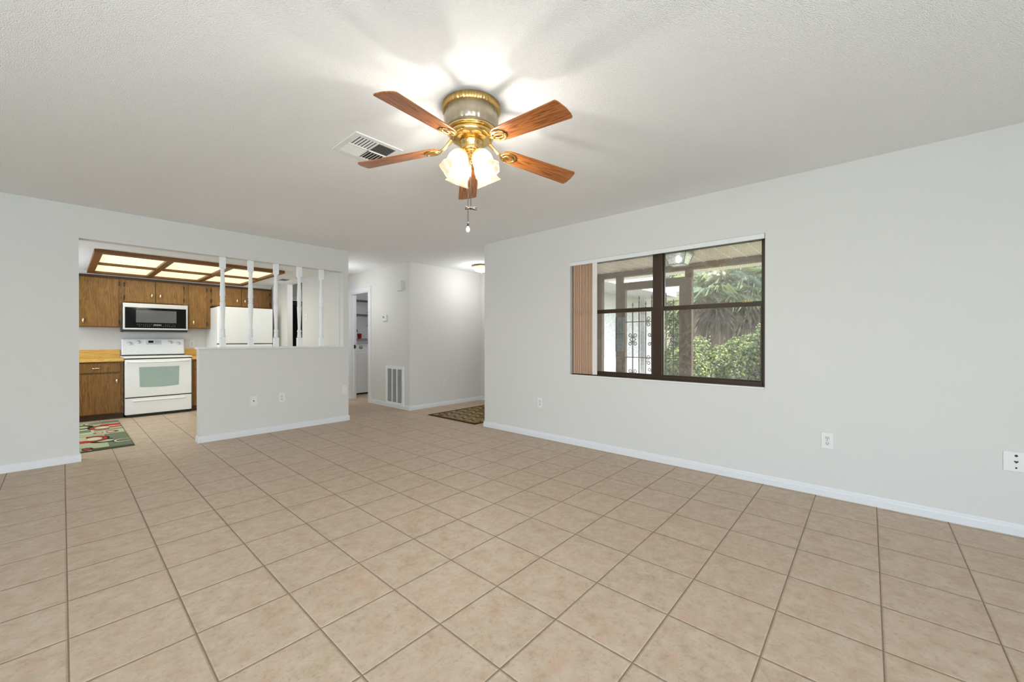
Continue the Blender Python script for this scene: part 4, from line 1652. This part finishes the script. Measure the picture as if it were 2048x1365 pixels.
def bush(name, c, r, n, label, cat, mats, weights, leaf=(0.13, 0.07), stem=True, group=None):
    cx, cy, cz = c
    g = -0.17
    t = thing(name, (cx, cy, g), label, cat, group)
    k = 26
    lob = rng.normal(size=(k, 3)); lob /= np.linalg.norm(lob, axis=1)[:, None]
    lob = lob * rng.uniform(0.35, 0.8, (k, 1)) * np.array(r)
    which = rng.integers(0, k, n)
    q = rng.normal(size=(n, 3)); q /= np.linalg.norm(q, axis=1)[:, None]
    pos = np.array([0, 0, cz - g]) + lob[which] + q * rng.uniform(0.75, 1.05, (n, 1)) * 0.38 * np.array(r)
    pos[:, 2] = np.maximum(pos[:, 2], 0.05)
    nr = q + rng.normal(size=(n, 3)) * 0.5; nr /= np.linalg.norm(nr, axis=1)[:, None]
    mi = rng.choice(len(mats), n, p=weights)
    f = leaf_mesh('foliage', pos, nr, leaf[0], leaf[1], mats, mi)
    f.parent = t
    if stem:
        b = MB()
        top = cz - g
        b.tube([(cx, cy, g), (cx + 0.05, cy, g + top * 0.5), (cx, cy + 0.06, g + top)], [0.07 + 0.02 * r[2], 0.05 + 0.015 * r[2], 0.02], 8)
        for j in range(5):
            p = lob[j]
            b.tube([(cx, cy, g + top * 0.6), (cx + p[0] * 0.5, cy + p[1] * 0.5, g + top * 0.85 + p[2] * 0.3), (cx + p[0], cy + p[1], cz + p[2])], [0.035, 0.025, 0.01], 6)
        b.build('stem', M_bark, t)
    return t


def at(px, X, z):
    """ground position seen through the window at photo column px, at distance X in x"""
    t = (px - 1024) / 800.97
    d = (0.7466 + t * 0.6653, 0.6653 - t * 0.7466)
    return (X, X * d[1] / d[0], z)


W1 = [0.32, 0.24, 0.24, 0.20]
W2 = [0.25, 0.1, 0.45, 0.2]
shrubs = [
    (1400, 9.6, 0.50, (0.75, 0.62, 0.80), 15000, 'bright green shrub just right of the porch post', W1),
    (1452, 9.9, 0.40, (0.80, 0.62, 0.80), 16000, 'broad sunlit shrub below the left palm', W1),
    (1504, 9.7, 0.45, (0.75, 0.60, 0.85), 15000, 'leafy shrub below the right palm', W1),
    (1552, 9.6, 0.62, (0.75, 0.60, 1.0), 11000, 'tall shrub at the right window edge', W2),
    (1362, 11.6, 0.5, (0.7, 0.6, 0.8), 9000, 'shrub seen through the right half of the iron gate', W1),
]
for (px, X, z, r, n, labl, wts) in shrubs:
    bush('shrub', at(px, X, z), r, n, labl, 'shrub', LG, wts, (0.066, 0.040), group='shrubs outside the window')
trees = [
    (1365, 24.0, 3.2, (1.3, 1.3, 3.0), 9000, 'pale tree above the outbuilding beyond the gate', LG, [0.25, 0.2, 0.15, 0.4]),
    (1440, 25.0, 3.6, (1.4, 1.4, 3.6), 11000, 'dense grey-green tree behind the left palm', LG, [0.25, 0.05, 0.35, 0.35]),
    (1520, 25.0, 3.6, (1.4, 1.4, 3.6), 11000, 'dense olive tree behind the right palm', LG, [0.3, 0.15, 0.3, 0.25]),
    (1610, 25.0, 3.6, (1.5, 1.5, 3.6), 8000, 'dense tree at the far right behind the window frame', LG, W2),
    (1405, 19.5, 3.4, (1.0, 1.0, 2.6), 9000, 'dark tree behind the outbuilding roof', LG, W2),
    (1478, 20.0, 3.0, (1.1, 1.0, 3.0), 11000, 'tan vine-hung tree between the two palms', LB, [0.3, 0.25, 0.25, 0.2]),
    (1555, 19.5, 3.2, (1.1, 1.0, 3.0), 9000, 'brownish tree right of the right palm', LB, [0.25, 0.2, 0.3, 0.25]),
]
for (px, X, z, r, n, labl, mats, wts) in trees:
    bush('tree', at(px, X, z), r, n, labl, 'tree', mats, wts, (0.17, 0.085), group='trees beyond the drive')


def palm(px, X, zc, label, R=1.15):
    cx, cy, _ = at(px, X, 0)
    g = -0.17
    t = thing('fan_palm', (cx, cy, g), label, 'palm', 'fan palms')
    b = MB()
    b.tube([(cx + 0.05, cy, g), (cx, cy + 0.03, (zc + g) / 2), (cx, cy, zc)], [0.19, 0.16, 0.15], 12)
    b.build('trunk', M_bark, t)
    V, F, mi = [], [], []

    def frond(az, el, stem, size, m, droop):
        d = Vector((math.cos(az) * math.cos(el), math.sin(az) * math.cos(el), math.sin(el)))
        side = Vector((-math.sin(az), math.cos(az), 0))
        nrm = side.cross(d).normalized() * -1
        c0 = Vector((cx, cy, zc))
        hub = c0 + d * stem + Vector((0, 0, -droop * stem * 0.3))
        w = 0.012
        k = len(V)
        V.extend([tuple(c0 + side * w), tuple(c0 - side * w), tuple(hub - side * w), tuple(hub + side * w)])
        F.append((k, k + 1, k + 2, k + 3)); mi.append(m)
        n = 30
        for i in range(n):
            a = -2.1 + 4.2 * i / (n - 1)
            dd = (d * math.cos(a) + side * math.sin(a)).normalized()
            L = size * (0.72 + 0.28 * math.cos(a * 0.8)) * random.uniform(0.85, 1.12)
            pp = dd.cross(nrm).normalized()
            wv = 0.0075
            mid = hub + dd * L * 0.5 + nrm * random.uniform(-0.03, 0.03)
            tip = hub + dd * L + Vector((0, 0, -droop * L * random.uniform(0.25, 0.7))) + nrm * random.uniform(-0.08, 0.08)
            k = len(V)
            V.extend([tuple(hub), tuple(mid + pp * wv), tuple(tip), tuple(mid - pp * wv)])
            F.append((k, k + 1, k + 2)); F.append((k, k + 2, k + 3)); mi.extend([m, m])
    for i in range(30):
        frond(i * 2.399 + random.uniform(-0.2, 0.2), random.uniform(-0.35, 1.1), random.uniform(0.35, 0.6) * R, random.uniform(0.55, 0.75) * R, 0 if random.random() < 0.7 else 1, random.uniform(0.5, 1.0))
    me = bpy.data.meshes.new('crown')
    me.from_pydata([tuple(Vector(v) - Vector((cx, cy, g))) for v in V], [], F)
    for m in (LP1, LP2): me.materials.append(m)
    me.polygons.foreach_set('material_index', mi)
    o = bpy.data.objects.new('crown', me); COL.objects.link(o); o.parent = t
    V.clear(); F.clear(); mi.clear()
    for i in range(30):
        frond(i * 2.399, random.uniform(-1.35, -1.0), random.uniform(0.15, 0.6) * R, random.uniform(0.5, 0.8) * R, 0, 0.9)
    me = bpy.data.meshes.new('dry_skirt')
    me.from_pydata([tuple(Vector(v) - Vector((cx, cy, g))) for v in V], [], F)
    me.materials.append(LP3)
    me.polygons.foreach_set('material_index', [0] * len(F))
    o = bpy.data.objects.new('dry_skirt', me); COL.objects.link(o); o.parent = t
    o['label'] = 'hanging grey-brown dead fronds'
    return t


LP1 = leaf_mat('palm_grey_green', (150, 168, 142), 0.3)
LP2 = leaf_mat('palm_yellow_green', (168, 178, 128), 0.3)
LP3 = leaf_mat('palm_dead_frond', (150, 134, 120), 0.2)
palm(1437, 11.7, 2.52, 'left grey-green fan palm with a hanging dead skirt', 0.95)
palm(1487, 12.1, 2.55, 'right yellow-green fan palm with a hanging dead skirt', 1.0)
palm(1392, 17.0, 3.5, 'small fan palm above the outbuilding roof', 0.9)
